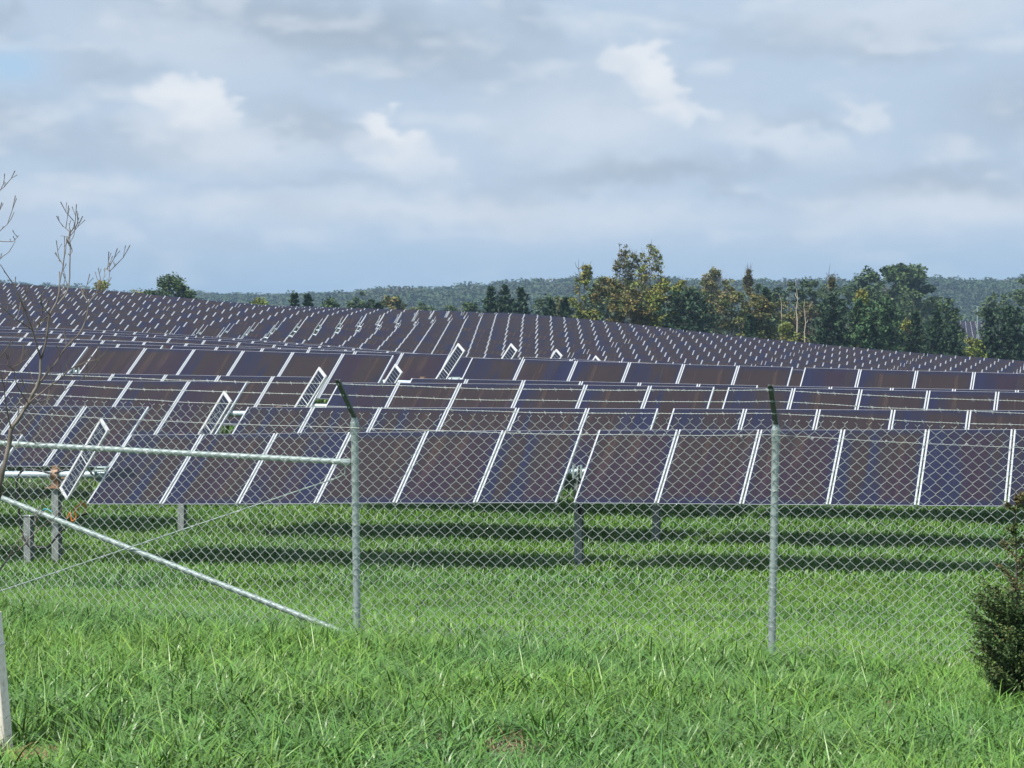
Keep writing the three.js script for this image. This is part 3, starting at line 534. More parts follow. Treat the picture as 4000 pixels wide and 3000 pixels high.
// ---------------------------------------------------------------- trees
const leafMat = new THREE.MeshStandardMaterial({ vertexColors: true, roughness: 0.75, side: THREE.DoubleSide });
const barkTex = (b, amp) => dataTex(64, 128, (u, v, o) => { const n = (fbm(u * 9, v * 3, 4) - 0.5) * amp + (fbm(u * 30, v * 20 + 5, 2) - 0.5) * amp * 0.6; o[0] = b[0] + n; o[1] = b[1] + n; o[2] = b[2] + n; });
const bark = new THREE.MeshStandardMaterial({ map: barkTex([92, 82, 72], 60), roughness: 0.95 });
const paleBark = new THREE.MeshStandardMaterial({ map: barkTex([176, 166, 150], 60), roughness: 0.9 });
const newLeaves = () => ({ pos: [], col: [] });
function leafInto(L, x, y, z, s, R, c, long = 1.3, droop = 0) {
  // one leaf clump: a bent pair of triangles in a random direction
  const a = R() * 6.283, b = Math.acos(2 * R() - 1), dx = Math.sin(b) * Math.cos(a), dy = Math.cos(b) * 0.8 - droop, dz = Math.sin(b) * Math.sin(a);
  const e = R() * 6.283; let ex = Math.cos(e), ey = (R() - 0.5), ez = Math.sin(e); const d = (ex * dx + ey * dy + ez * dz); ex -= d * dx; ey -= d * dy; ez -= d * dz;
  const l = s * long, w = s * 0.55, k = 0.75 + R() * 0.5;
  L.pos.push(x, y, z, x + dx * l * 0.5 + ex * w, y + dy * l * 0.5 + ey * w, z + dz * l * 0.5 + ez * w, x + dx * l, y + dy * l, z + dz * l);
  L.pos.push(x, y, z, x + dx * l, y + dy * l, z + dz * l, x + dx * l * 0.5 - ex * w, y + dy * l * 0.5 - ey * w + s * 0.15, z + dz * l * 0.5 - ez * w);
  for (let i = 0; i < 6; i++) L.col.push(c[0] * k, c[1] * k, c[2] * k);
}
function leavesGeo(L) { const g = new THREE.BufferGeometry(); g.setAttribute('position', new THREE.Float32BufferAttribute(L.pos, 3)); g.setAttribute('color', new THREE.Float32BufferAttribute(L.col, 3)); g.setAttribute('uv', new THREE.Float32BufferAttribute(new Float32Array(L.pos.length / 3 * 2), 2)); g.computeVertexNormals(); return g; }
const GREENS = {
  oak: [[0.055, 0.1, 0.026], [0.07, 0.12, 0.03], [0.045, 0.08, 0.022]], yellow: [[0.2, 0.23, 0.035], [0.15, 0.2, 0.035], [0.25, 0.23, 0.045]], olive: [[0.12, 0.14, 0.035], [0.14, 0.145, 0.045], [0.09, 0.12, 0.035], [0.22, 0.19, 0.07]],
  rust: [[0.17, 0.135, 0.04], [0.14, 0.135, 0.04], [0.1, 0.13, 0.035], [0.22, 0.18, 0.045]], brown: [[0.16, 0.13, 0.07], [0.13, 0.12, 0.055], [0.11, 0.13, 0.05]], pine: [[0.03, 0.068, 0.03], [0.04, 0.085, 0.036], [0.024, 0.055, 0.026]], pineLight: [[0.045, 0.1, 0.035], [0.06, 0.13, 0.042], [0.035, 0.075, 0.03]],
  haze: [[0.06, 0.1, 0.04], [0.08, 0.125, 0.045]], cedar: [[0.045, 0.09, 0.024], [0.06, 0.115, 0.028], [0.095, 0.135, 0.035], [0.13, 0.11, 0.045]],
};
function plantAt(o) { // foot on the ground under the crown
  const X = (o.x - 2000) / F * o.Z, z = -o.Z, y = ground(X, z), t = at(o.x, o.top, o.Z).y; return { X, z, y, H: Math.max(1, t - y), W: o.w / F * o.Z };
}
// broad leaved tree: a trunk or several stems, limbs that reach out to leaf clumps spread through the crown
function hardwood(o, seed) {
  const R = rng(seed), p = plantAt(o), g = group(o.name ?? 'broadleaf_tree', o.label, o.cat ?? 'tree', p.X, p.y - 0.1, p.z, o.group), acc = newTube(), L = newLeaves(), pal = GREENS[o.pal], H = p.H, rad = p.W / 2, open = o.open ?? 0.3;
  const cb = o.cb ?? 0.3, y0 = H * cb, ch = H - y0, tr0 = o.tr ?? Math.max(0.05, H * 0.014), nst = o.shape === 'vase' ? 3 : 1, stems = [];
  for (let k = 0; k < nst; k++) {
    const ax = nst > 1 ? (k - 1) * rad * 0.45 + (R() - 0.5) * 0.4 : (R() - 0.5) * rad * 0.2, az = (R() - 0.5) * rad * 0.6, hh = H * (k === 1 || nst === 1 ? 0.98 : 0.72 + R() * 0.2), pts = [], rr = [];
    for (let i = 0; i <= 9; i++) { const t = i / 9; pts.push(new THREE.Vector3(ax * Math.pow(t, 1.1) + (R() - 0.5) * 0.14, hh * t, az * t + (R() - 0.5) * 0.14)); rr.push(Math.max(0.018, tr0 * (1 - t * 0.9) / (nst > 1 ? 1.4 : 1))); }
    tubeInto(acc, pts, rr, 6); stems.push({ pts, rr, hh });
  }
  const prof = (q) => o.shape === 'round' ? Math.sqrt(Math.max(0.06, 1 - (q * 1.5 - 0.55) ** 2)) : o.shape === 'vase' ? Math.min(1, 0.55 + q * 0.9) * Math.sqrt(Math.max(0.03, 1 - Math.pow(q, 2.2))) : Math.pow(1 - q, 0.8) * 0.95 + 0.08;
  const size = o.clump ?? 0.62, nC = o.limbs ?? 30, clumps = [];
  for (let k = 0, guard = 0; k < nC && guard < nC * 6; guard++) {
    const q = Math.pow(R(), 0.85), a = R() * 6.283, pr = rad * prof(q) * (0.86 + 0.28 * vnoise(a * 1.4 + seed, q * 5)), r = pr * Math.pow(R(), 0.42), x = Math.cos(a) * r, z = Math.sin(a) * r, y = y0 + ch * q;
    if (vnoise(x * 1.1 / size * 0.42 + seed * 3.1, y * 1.1 / size * 0.42) < open * 0.52) continue;
    clumps.push([x, y, z, size * (0.6 + R() * 0.8) * (1 - 0.45 * q * (o.shape === 'vase' ? 1 : 0.5))]); k++;
  }
  const lean = stems[nst > 1 ? 1 : 0];
  clumps.forEach(([x, y, z, cr], k) => {
    const st = stems[Math.floor(R() * nst)], n = st.pts.length - 1, ty = clamp((y - (Math.hypot(x, z) * 0.8 + 0.3)) / st.hh, 0.05, 0.97), i = Math.min(n - 1, Math.floor(ty * n)), s = lerpTo(st.pts[i], st.pts[i + 1], ty * n - i), e = new THREE.Vector3(x, y, z), m = lerpTo(s, e, 0.5); m.y -= 0.06 * e.distanceTo(s); m.x += (R() - 0.5) * 0.25; m.z += (R() - 0.5) * 0.25;
    const r0 = Math.min(st.rr[i] * 0.5, 0.09); tubeInto(acc, [s, m, e], [Math.max(0.02, r0), Math.max(0.014, r0 * 0.6), 0.008], 4);
    if (open > 0.5) for (let t = 0; t < 3; t++) { const f = lerpTo(m, e, R()), d = new THREE.Vector3((R() - 0.5) * 0.9, 0.2 + R() * 0.8, (R() - 0.5) * 0.9); tubeInto(acc, [f, f.clone().addScaledVector(d, 0.5), f.clone().addScaledVector(d, 1)], [0.016, 0.011, 0.005], 3); }
  });
  if (open > 0.5) for (const st of stems) clumps.push([st.pts[9].x, st.pts[9].y - size * 0.3, st.pts[9].z, size * 0.5], [st.pts[8].x, st.pts[8].y, st.pts[8].z, size * 0.6], [st.pts[8].x + 0.25, st.pts[8].y + 0.4, st.pts[8].z, size * 0.45], [st.pts[7].x - 0.3, st.pts[7].y + 0.2, st.pts[7].z, size * 0.7], [st.pts[6].x + 0.35, st.pts[6].y + 0.3, st.pts[6].z, size * 0.7]);
  const per = (o.leaves ?? 3500) / clumps.length, ls = o.leaf ?? 0.2;
  for (const [x, y, z, cr] of clumps) {
    const col = pal[Math.floor(R() * pal.length)], n = Math.ceil(per * (0.35 + R() * 0.5) * (0.5 + cr / size)), flat = 0.6 + R() * 0.25;
    for (let k = 0; k < n; k++) { const a = R() * 6.283, b = Math.acos(2 * R() - 1), r = cr * Math.pow(R(), 0.38) * (0.75 + 0.5 * vnoise(a * 1.6 + x, b * 2 + y)); leafInto(L, x + Math.sin(b) * Math.cos(a) * r, y + Math.cos(b) * r * flat, z + Math.sin(b) * Math.sin(a) * r, ls * (0.55 + R() * 0.8), R, R() < 0.7 ? col : pal[Math.floor(R() * pal.length)], 1.2, 0.15); }
  }
  part('trunk', tubeGeo(acc), o.pale ? paleBark : bark, g); part('crown', leavesGeo(L), leafMat, g); return g;
}
// pine: whorls of upturned boughs with needle tufts
function pine(o, seed) {
  const R = rng(seed), p = plantAt(o), g = group('pine_tree', o.label, 'tree', p.X, p.y - 0.1, p.z, 'pines behind the panel field'), acc = newTube(), L = newLeaves(), pal = GREENS[o.pal ?? 'pine'], H = p.H, rad = p.W / 2;
  const trunk = [], tr = []; for (let i = 0; i <= 6; i++) { const t = i / 6; trunk.push(new THREE.Vector3((R() - 0.5) * 0.15, H * 0.97 * t, (R() - 0.5) * 0.15)); tr.push(Math.max(0.02, H * 0.016 * (1 - t * 0.9))); } tubeInto(acc, trunk, tr, 6);
  const wh = Math.max(7, Math.round(H / 0.5)), cb = o.cb ?? 0.08, ls = o.leaf ?? 0.24;
  for (let w = 0; w < wh; w++) {
    const q = w / (wh - 1), t = cb + (0.985 - cb) * q, y = H * t, nb = 6, round = o.round ? Math.sqrt(Math.max(0.05, 1 - (q * 1.35 - 0.35) ** 2)) : Math.pow(1 - q, 0.75) * 0.95 + 0.07;
    for (let b = 0; b < nb; b++) {
      const a = b / nb * 6.283 + w * 1.1 + R() * 0.7, len = rad * round * (0.65 + R() * 0.5), pts = [new THREE.Vector3(0, y, 0)], rr = [0.045 * (1 - q * 0.7)];
      for (let k = 1; k <= 3; k++) { const f = k / 3; pts.push(new THREE.Vector3(Math.cos(a) * len * f, y + len * (0.12 * f + 0.3 * f * f), Math.sin(a) * len * f)); rr.push(rr[0] * (1 - f * 0.8)); }
      tubeInto(acc, pts, rr, 3);
      const tufts = Math.max(3, Math.round(len * 4.5)), col = pal[Math.floor(R() * pal.length)];
      for (let k = 0; k < tufts; k++) {
        const f = 0.3 + 0.7 * (k + R()) / tufts, i = Math.min(2, Math.floor(f * 3)), c = lerpTo(pts[i], pts[i + 1], f * 3 - i), sp = 0.16 + len * 0.1; c.x += (R() - 0.5) * sp * 2; c.y += (R() - 0.3) * sp; c.z += (R() - 0.5) * sp * 2;
        for (let n = 0; n < 7; n++) leafInto(L, c.x + (R() - 0.5) * 0.16, c.y + (R() - 0.3) * 0.16, c.z + (R() - 0.5) * 0.16, ls * (0.6 + R() * 0.6), R, R() < 0.8 ? col : pal[Math.floor(R() * pal.length)], 1.5, -0.35);
      }
    }
  }
  for (let n = 0; n < 26; n++) leafInto(L, (R() - 0.5) * 0.2, H * (0.93 + R() * 0.07), (R() - 0.5) * 0.2, ls, R, pal[0], 1.5, -0.6);
  part('trunk', tubeGeo(acc), bark, g); part('crown', leavesGeo(L), leafMat, g); return g;
}
// dead tree: trunk and forked bare limbs
function snag(o, seed) {
  const R = rng(seed), p = plantAt(o), g = group('bare_tree', o.label, 'tree', p.X, p.y - 0.1, p.z), acc = newTube(), H = p.H, rad = p.W / 2; const tr0 = o.tr ?? 0.12;
  const trunk = []; for (let i = 0; i <= 8; i++) trunk.push(new THREE.Vector3((R() - 0.5) * 0.3 * i / 8, H * i / 8, (R() - 0.5) * 0.2)); tubeInto(acc, trunk, trunk.map((_, i) => tr0 * (1 - i / 9.2)), 6);
  for (let b = 0; b < (o.limbs ?? 7); b++) { const i = 3 + Math.floor(R() * 5), s = trunk[i], a = R() * 6.283, len = rad * (0.5 + R() * 0.6), m = s.clone().add(new THREE.Vector3(Math.cos(a) * len * 0.6, len * 0.55, Math.sin(a) * len * 0.4)), e = m.clone().add(new THREE.Vector3(Math.cos(a) * len * 0.25, len * 0.7, Math.sin(a) * len * 0.2)); tubeInto(acc, [s, m, e], [tr0 * 0.42, tr0 * 0.28, tr0 * 0.1], 4); }
  part('trunk', tubeGeo(acc), o.pale ? paleBark : bark, g); return g;
}
const wood = [
  ['hardwood', { x: 668, top: 1086, Z: 262, w: 205, pal: 'oak', shape: 'round', cb: 0.3, open: 0.1, leaves: 9100, leaf: 0.22, limbs: 47, clump: 0.87, label: 'broad dark green tree standing alone on the left skyline' }],
  ['hardwood', { x: 392, top: 1098, Z: 232, w: 76, pal: 'yellow', shape: 'round', leaves: 1575, limbs: 21, name: 'shrub', cat: 'shrub', label: 'small light green shrub peeping over the left skyline' }],
  ['hardwood', { x: 540, top: 1136, Z: 232, w: 49, pal: 'olive', shape: 'round', leaves: 735, limbs: 16, name: 'shrub', cat: 'shrub', label: 'tiny pale shrub just left of the lone skyline tree' }],
  ['pine', { x: 1150, top: 1158, Z: 236, w: 51, label: 'left of two small pines above the left end of the dip' }],
  ['pine', { x: 1203, top: 1160, Z: 236, w: 56, label: 'right of two small pines above the left end of the dip' }],
  ['hardwood', { x: 1010, top: 1170, Z: 240, w: 85, pal: 'yellow', shape: 'round', leaves: 1225, limbs: 21, name: 'shrub', cat: 'shrub', label: 'yellow green bush left of the two small pines' }],
  ['hardwood', { x: 1430, top: 1142, Z: 330, w: 128, pal: 'haze', shape: 'round', leaves: 5250, leaf: 0.3, limbs: 42, label: 'rounded hazy green tree above the notch in the panel skyline' }],
  ['hardwood', { x: 1362, top: 1180, Z: 330, w: 73, pal: 'haze', shape: 'round', leaves: 2625, leaf: 0.3, limbs: 26, label: 'smaller hazy tree left of the rounded one by the notch' }],
  ['hardwood', { x: 1530, top: 1160, Z: 320, w: 116, pal: 'olive', shape: 'round', leaves: 3500, leaf: 0.3, limbs: 31, label: 'brownish green tree right of the notch in the panel skyline' }],
  ['pine', { x: 1478, top: 1196, Z: 250, w: 41, label: 'very small pine in the notch of the panel skyline' }],
  ['hardwood', { x: 1620, top: 1206, Z: 270, w: 61, pal: 'olive', shape: 'round', leaves: 1225, limbs: 21, name: 'shrub', cat: 'shrub', label: 'low bush just right of the skyline notch' }],
  ['pine', { x: 1918, top: 1130, Z: 243, w: 112, label: 'left pine of the clump at the middle of the skyline' }],
  ['pine', { x: 1972, top: 1124, Z: 245, w: 117, label: 'tallest pine of the clump at the middle of the skyline' }],
  ['pine', { x: 2036, top: 1136, Z: 243, w: 122, label: 'right pine of the clump at the middle of the skyline' }],
  ['pine', { x: 2150, top: 1178, Z: 243, w: 98, label: 'low dark pine between the pine clump and the tall trees' }],
  ['pine', { x: 2212, top: 1172, Z: 244, w: 102, label: 'low dark pine at the left foot of the tall trees' }],
  ['hardwood', { x: 2190, top: 1160, Z: 250, w: 73, pal: 'rust', shape: 'round', leaves: 1400, limbs: 23, name: 'shrub', cat: 'shrub', label: 'orange tinged bush behind the low dark pines' }],
  ['hardwood', { x: 2285, top: 1030, Z: 241, w: 134, pal: 'yellow', shape: 'vase', open: 0.9, leaves: 3718, limbs: 61, cb: 0.15, rise: 1.2, clump: 0.41, label: 'sparse yellow green tree with a slanting top beside the bare fork' }],
  ['snag', { x: 2262, top: 1008, Z: 242, w: 60, tr: 0.09, limbs: 5, label: 'bare grey forked stem rising above the yellow green tree' }],
  ['hardwood', { x: 2370, top: 1085, Z: 243, w: 159, pal: 'rust', shape: 'round', cb: 0.1, open: 0.5, leaves: 6300, limbs: 47, label: 'rust coloured bushy tree left of the tallest tree' }],
  ['hardwood', { x: 2425, top: 938, Z: 245, w: 112, pal: 'olive', shape: 'vase', open: 0.75, leaves: 3255, limbs: 105, cb: 0.25, rise: 1.1, clump: 0.36, leaf: 0.17, label: 'tallest thin tree with sparse olive leaves' }],
  ['hardwood', { x: 2478, top: 985, Z: 246, w: 117, pal: 'olive', shape: 'vase', open: 0.8, leaves: 2983, limbs: 88, cb: 0.3, rise: 1.0, clump: 0.38, leaf: 0.17, label: 'sparse olive tree just right of the tallest thin tree' }],
  ['hardwood', { x: 2542, top: 952, Z: 244, w: 156, pal: 'yellow', shape: 'vase', open: 0.7, leaves: 4068, limbs: 105, cb: 0.25, rise: 0.9, clump: 0.43, leaf: 0.18, label: 'second tallest tree, with yellow green leaves and open crown' }],
  ['hardwood', { x: 2450, top: 1120, Z: 240, w: 183, pal: 'rust', shape: 'round', cb: 0.05, open: 0.4, leaves: 6650, limbs: 52, label: 'rust and orange thicket at the foot of the tallest tree' }],
  ['hardwood', { x: 2590, top: 1105, Z: 241, w: 183, pal: 'yellow', shape: 'round', cb: 0.05, open: 0.45, leaves: 5950, limbs: 47, label: 'yellow green bushy tree below the second tallest tree' }],
  ['hardwood', { x: 2660, top: 1092, Z: 246, w: 134, pal: 'yellow', shape: 'vase', open: 0.85, leaves: 3281, limbs: 61, cb: 0.3, clump: 0.38, label: 'arching sparse tree above the round dark pine' }],
  ['pine', { x: 2692, top: 1142, Z: 239, w: 232, round: true, label: 'large round dark pine in front of the thicket' }],
  ['hardwood', { x: 2800, top: 1046, Z: 246, w: 183, pal: 'olive', shape: 'vase', open: 0.65, leaves: 6125, limbs: 96, cb: 0.35, clump: 0.41, pale: true, leaf: 0.18, label: 'pale trunked tree with a spreading thin crown right of the round pine' }],
  ['hardwood', { x: 2922, top: 1052, Z: 245, w: 98, pal: 'brown', shape: 'cone', open: 0.8, leaves: 3281, limbs: 88, cb: 0.2, clump: 0.3, leaf: 0.16, label: 'thin brown pointed tree right of the pale trunked tree' }],
  ['hardwood', { x: 2860, top: 1140, Z: 241, w: 159, pal: 'olive', shape: 'round', cb: 0.08, open: 0.4, leaves: 5250, limbs: 42, label: 'olive thicket under the pale trunked tree' }],
  ['hardwood', { x: 2950, top: 1150, Z: 242, w: 134, pal: 'rust', shape: 'round', cb: 0.08, open: 0.45, leaves: 4550, limbs: 42, label: 'rusty thicket under the thin brown pointed tree' }],
  ['pine', { x: 2930, top: 1242, Z: 237, w: 81, label: 'small dark pine in front of the rusty thicket' }],
  ['pine', { x: 2990, top: 1132, Z: 262, w: 66, label: 'small pine top right of the thin brown pointed tree' }],
  ['snag', { x: 3050, top: 1150, Z: 240, w: 30, pale: true, limbs: 3, label: 'pale bare trunk, leftmost of three by the brown shrubs' }],
  ['snag', { x: 3112, top: 1080, Z: 240, w: 40, pale: true, limbs: 5, tr: 0.13, label: 'pale bare trunk, tallest of three by the brown shrubs' }],
  ['snag', { x: 3143, top: 1165, Z: 239, w: 30, pale: true, limbs: 3, label: 'pale bare trunk, rightmost of three by the brown shrubs' }],
  ['hardwood', { x: 3035, top: 1180, Z: 243, w: 146, pal: 'olive', shape: 'round', cb: 0.06, open: 0.5, leaves: 3850, limbs: 36, label: 'green brown bush behind the leftmost pale trunk' }],
  ['hardwood', { x: 3075, top: 1262, Z: 239, w: 85, pal: 'yellow', shape: 'round', cb: 0.06, leaves: 1750, limbs: 26, name: 'shrub', cat: 'shrub', label: 'bright green sapling between the pale trunks' }],
  ['hardwood', { x: 3165, top: 1180, Z: 243, w: 146, pal: 'brown', shape: 'round', cb: 0.05, open: 0.5, leaves: 4900, limbs: 47, label: 'dry brown bushy tree right of the pale trunks' }],
  ['hardwood', { x: 3085, top: 1100, Z: 330, w: 159, pal: 'haze', shape: 'round', cb: 0.2, leaves: 4900, leaf: 0.3, limbs: 42, label: 'hazy green tree behind the pale trunks' }],
  ['hardwood', { x: 3165, top: 1098, Z: 340, w: 146, pal: 'haze', shape: 'round', cb: 0.2, leaves: 4550, leaf: 0.3, limbs: 42, label: 'hazy green tree left of the tall bare spike' }],
  ['snag', { x: 3240, top: 1025, Z: 243, w: 26, limbs: 4, tr: 0.1, label: 'tall bare spike standing above the dark pines' }],
  ['hardwood', { x: 3250, top: 1085, Z: 244, w: 85, pal: 'olive', shape: 'cone', open: 0.7, leaves: 2843, limbs: 71, cb: 0.3, clump: 0.34, leaf: 0.18, label: 'narrow olive tree wrapped round the tall bare spike' }],
  ['pine', { x: 3250, top: 1162, Z: 238, w: 159, round: true, label: 'dark pine at the foot of the tall bare spike' }],
  ['hardwood', { x: 3365, top: 1135, Z: 242, w: 102, pal: 'yellow', shape: 'cone', cb: 0.2, open: 0.3, leaves: 4156, limbs: 71, label: 'bright yellow green tree rising between the dark pines' }],
  ['pine', { x: 3355, top: 1180, Z: 237, w: 171, pal: 'pineLight', label: 'pine with a visible trunk right of the bare spike' }],
  ['pine', { x: 3450, top: 1178, Z: 238, w: 183, pal: 'pineLight', round: true, label: 'bushy pine below the great hazy tree' }],
  ['hardwood', { x: 3550, top: 1245, Z: 241, w: 98, pal: 'yellow', shape: 'round', cb: 0.1, leaves: 2275, limbs: 31, label: 'pale green bush between the two groups of pines' }],
  ['pine', { x: 3575, top: 1225, Z: 239, w: 102, label: 'pine with a double top left of the distant panels' }],
  ['pine', { x: 3660, top: 1226, Z: 236, w: 171, label: 'dark pine directly left of the distant panels' }],
  ['pine', { x: 3725, top: 1282, Z: 235, w: 110, label: 'low dark pine below the distant panels' }],
  ['hardwood', { x: 3795, top: 1318, Z: 235, w: 98, pal: 'yellow', shape: 'round', cb: 0.05, leaves: 1750, limbs: 26, name: 'shrub', cat: 'shrub', label: 'yellowish bush directly under the distant panels' }],
  ['pine', { x: 3862, top: 1212, Z: 237, w: 122, label: 'spiky pine directly right of the distant panels' }],
  ['pine', { x: 3945, top: 1206, Z: 236, w: 159, round: true, label: 'broad dark pine near the right edge of the picture' }],
  ['pine', { x: 4040, top: 1225, Z: 236, w: 134, label: 'dark pine at the very right edge of the picture' }],
  ['hardwood', { x: 3500, top: 1036, Z: 430, w: 403, pal: 'oak', shape: 'round', cb: 0.12, open: 0.2, leaves: 30000, leaf: 0.5, limbs: 170, clump: 1.5, tr: 0.5, label: 'great domed hazy tree, the largest crown on the right' }],
  ['hardwood', { x: 3345, top: 1128, Z: 440, w: 195, pal: 'haze', shape: 'round', cb: 0.15, open: 0.2, leaves: 7875, leaf: 0.42, limbs: 57, clump: 1.16, label: 'hazy tree touching the left side of the great domed tree' }],
  ['hardwood', { x: 3640, top: 1160, Z: 450, w: 183, pal: 'haze', shape: 'round', cb: 0.15, open: 0.2, leaves: 7875, leaf: 0.42, limbs: 57, clump: 1.16, label: 'hazy tree touching the right side of the great domed tree' }],
  ['hardwood', { x: 4010, top: 1088, Z: 400, w: 134, pal: 'haze', shape: 'round', cb: 0.2, open: 0.3, leaves: 5600, leaf: 0.36, limbs: 47, label: 'hazy tree cut off by the right edge above the pines' }],
];
// a second belt, hazy, closing the gaps behind the first
const beltKinds = ['hazy round green tree', 'hazy taller green tree', 'hazy spreading green tree'];
const belt = [[1290, 1176, 90], [1660, 1190, 90], [1760, 1196, 90], [1840, 1188, 100], [2120, 1150, 110], [2330, 1130, 120], [2520, 1120, 130], [2700, 1118, 130], [2780, 1130, 110], [2980, 1112, 130], [3020, 1124, 110], [3230, 1108, 140], [3290, 1112, 120], [3420, 1130, 150], [3570, 1128, 160], [3700, 1166, 130], [3890, 1150, 150], [3960, 1136, 140]];
belt.forEach(([x, top, w], i) => wood.push(['hardwood', { x, top, Z: 300 + (i * 37) % 90, w, pal: i % 3 ? 'haze' : 'oak', shape: 'round', cb: 0.12, open: 0.1, leaves: 3600, leaf: 0.32, limbs: 46, clump: 0.85, group: 'hazy trees of the second belt', label: beltKinds[i % 3] + ' of the second belt, ' + (ORD[i] ?? 'last') + ' counted from the left' }]));
wood.forEach(([kind, o], i) => ({ hardwood, pine, snag })[kind](o, 1000 + i * 17));
console.log('trees done');

// the far wooded hills: one mass of crowns
{
  const R = rng(404), geos = [0, 1, 2, 3].map((v) => {
    const L = newLeaves(), q = rng(60 + v), lobes = []; for (let i = 0; i < 12; i++) { const a = q() * 6.283, r = 0.12 + q() * 0.3; lobes.push([Math.cos(a) * r, 0.1 + q() * 0.72 - r * 0.5, Math.sin(a) * r, 0.2 + q() * 0.13]); }
    for (const [x, y, z, r] of lobes) for (let k = 0; k < 60; k++) { const a = q() * 6.283, b = Math.acos(2 * q() - 1); leafInto(L, x + Math.sin(b) * Math.cos(a) * r, y + Math.cos(b) * r * 0.8, z + Math.sin(b) * Math.sin(a) * r, 0.1 * (0.7 + q() * 0.7), q, [1, 1, 1], 1.1, 0.3); }
    return leavesGeo(L);
  });
  const lists = geos.map(() => []);
  for (let Z = 560; Z < 1900; Z += lerp(8, 15, (Z - 560) / 1340)) for (let x = -Z * 0.25; x < Z * 0.25; x += lerp(6.5, 9.5, R())) {
    const X = x + (R() - 0.5) * 6, z = -(Z + (R() - 0.5) * 10), a = X / Z; if (Z < 660 && a > 0.168 && a < 0.205) continue;
    const big = fbm(X / 45, z / 45, 2); lists[Math.floor(R() * geos.length)].push([X, ground(X, z) - 1.5, z, 8 + R() * 4 + big * 6, 7 + R() * 4 + big * 6, R()]);
  }
  lists.forEach((list, i) => {
    const im = new THREE.InstancedMesh(geos[i], leafMat, list.length), M = new THREE.Matrix4(), q = new THREE.Quaternion(), c = new THREE.Color();
    list.forEach(([x, y, z, w, h, r], k) => { q.setFromAxisAngle(new THREE.Vector3(0, 1, 0), r * 40); M.compose(new THREE.Vector3(x, y, z), q, new THREE.Vector3(w, h, w)); im.setMatrixAt(k, M); const v = 0.75 + ((r * 13.7) % 1) * 0.5, y2 = (r * 29.3) % 1; c.setRGB((0.042 + (y2 > 0.85 ? 0.03 : 0)) * v, 0.075 * v, 0.026 * v); im.setColorAt(k, c); });
    im.name = numbered('far_forest'); cast(im); im.userData = { kind: 'stuff', label: 'far wooded hills behind the field', category: 'forest' }; scene.add(im);
  });
}

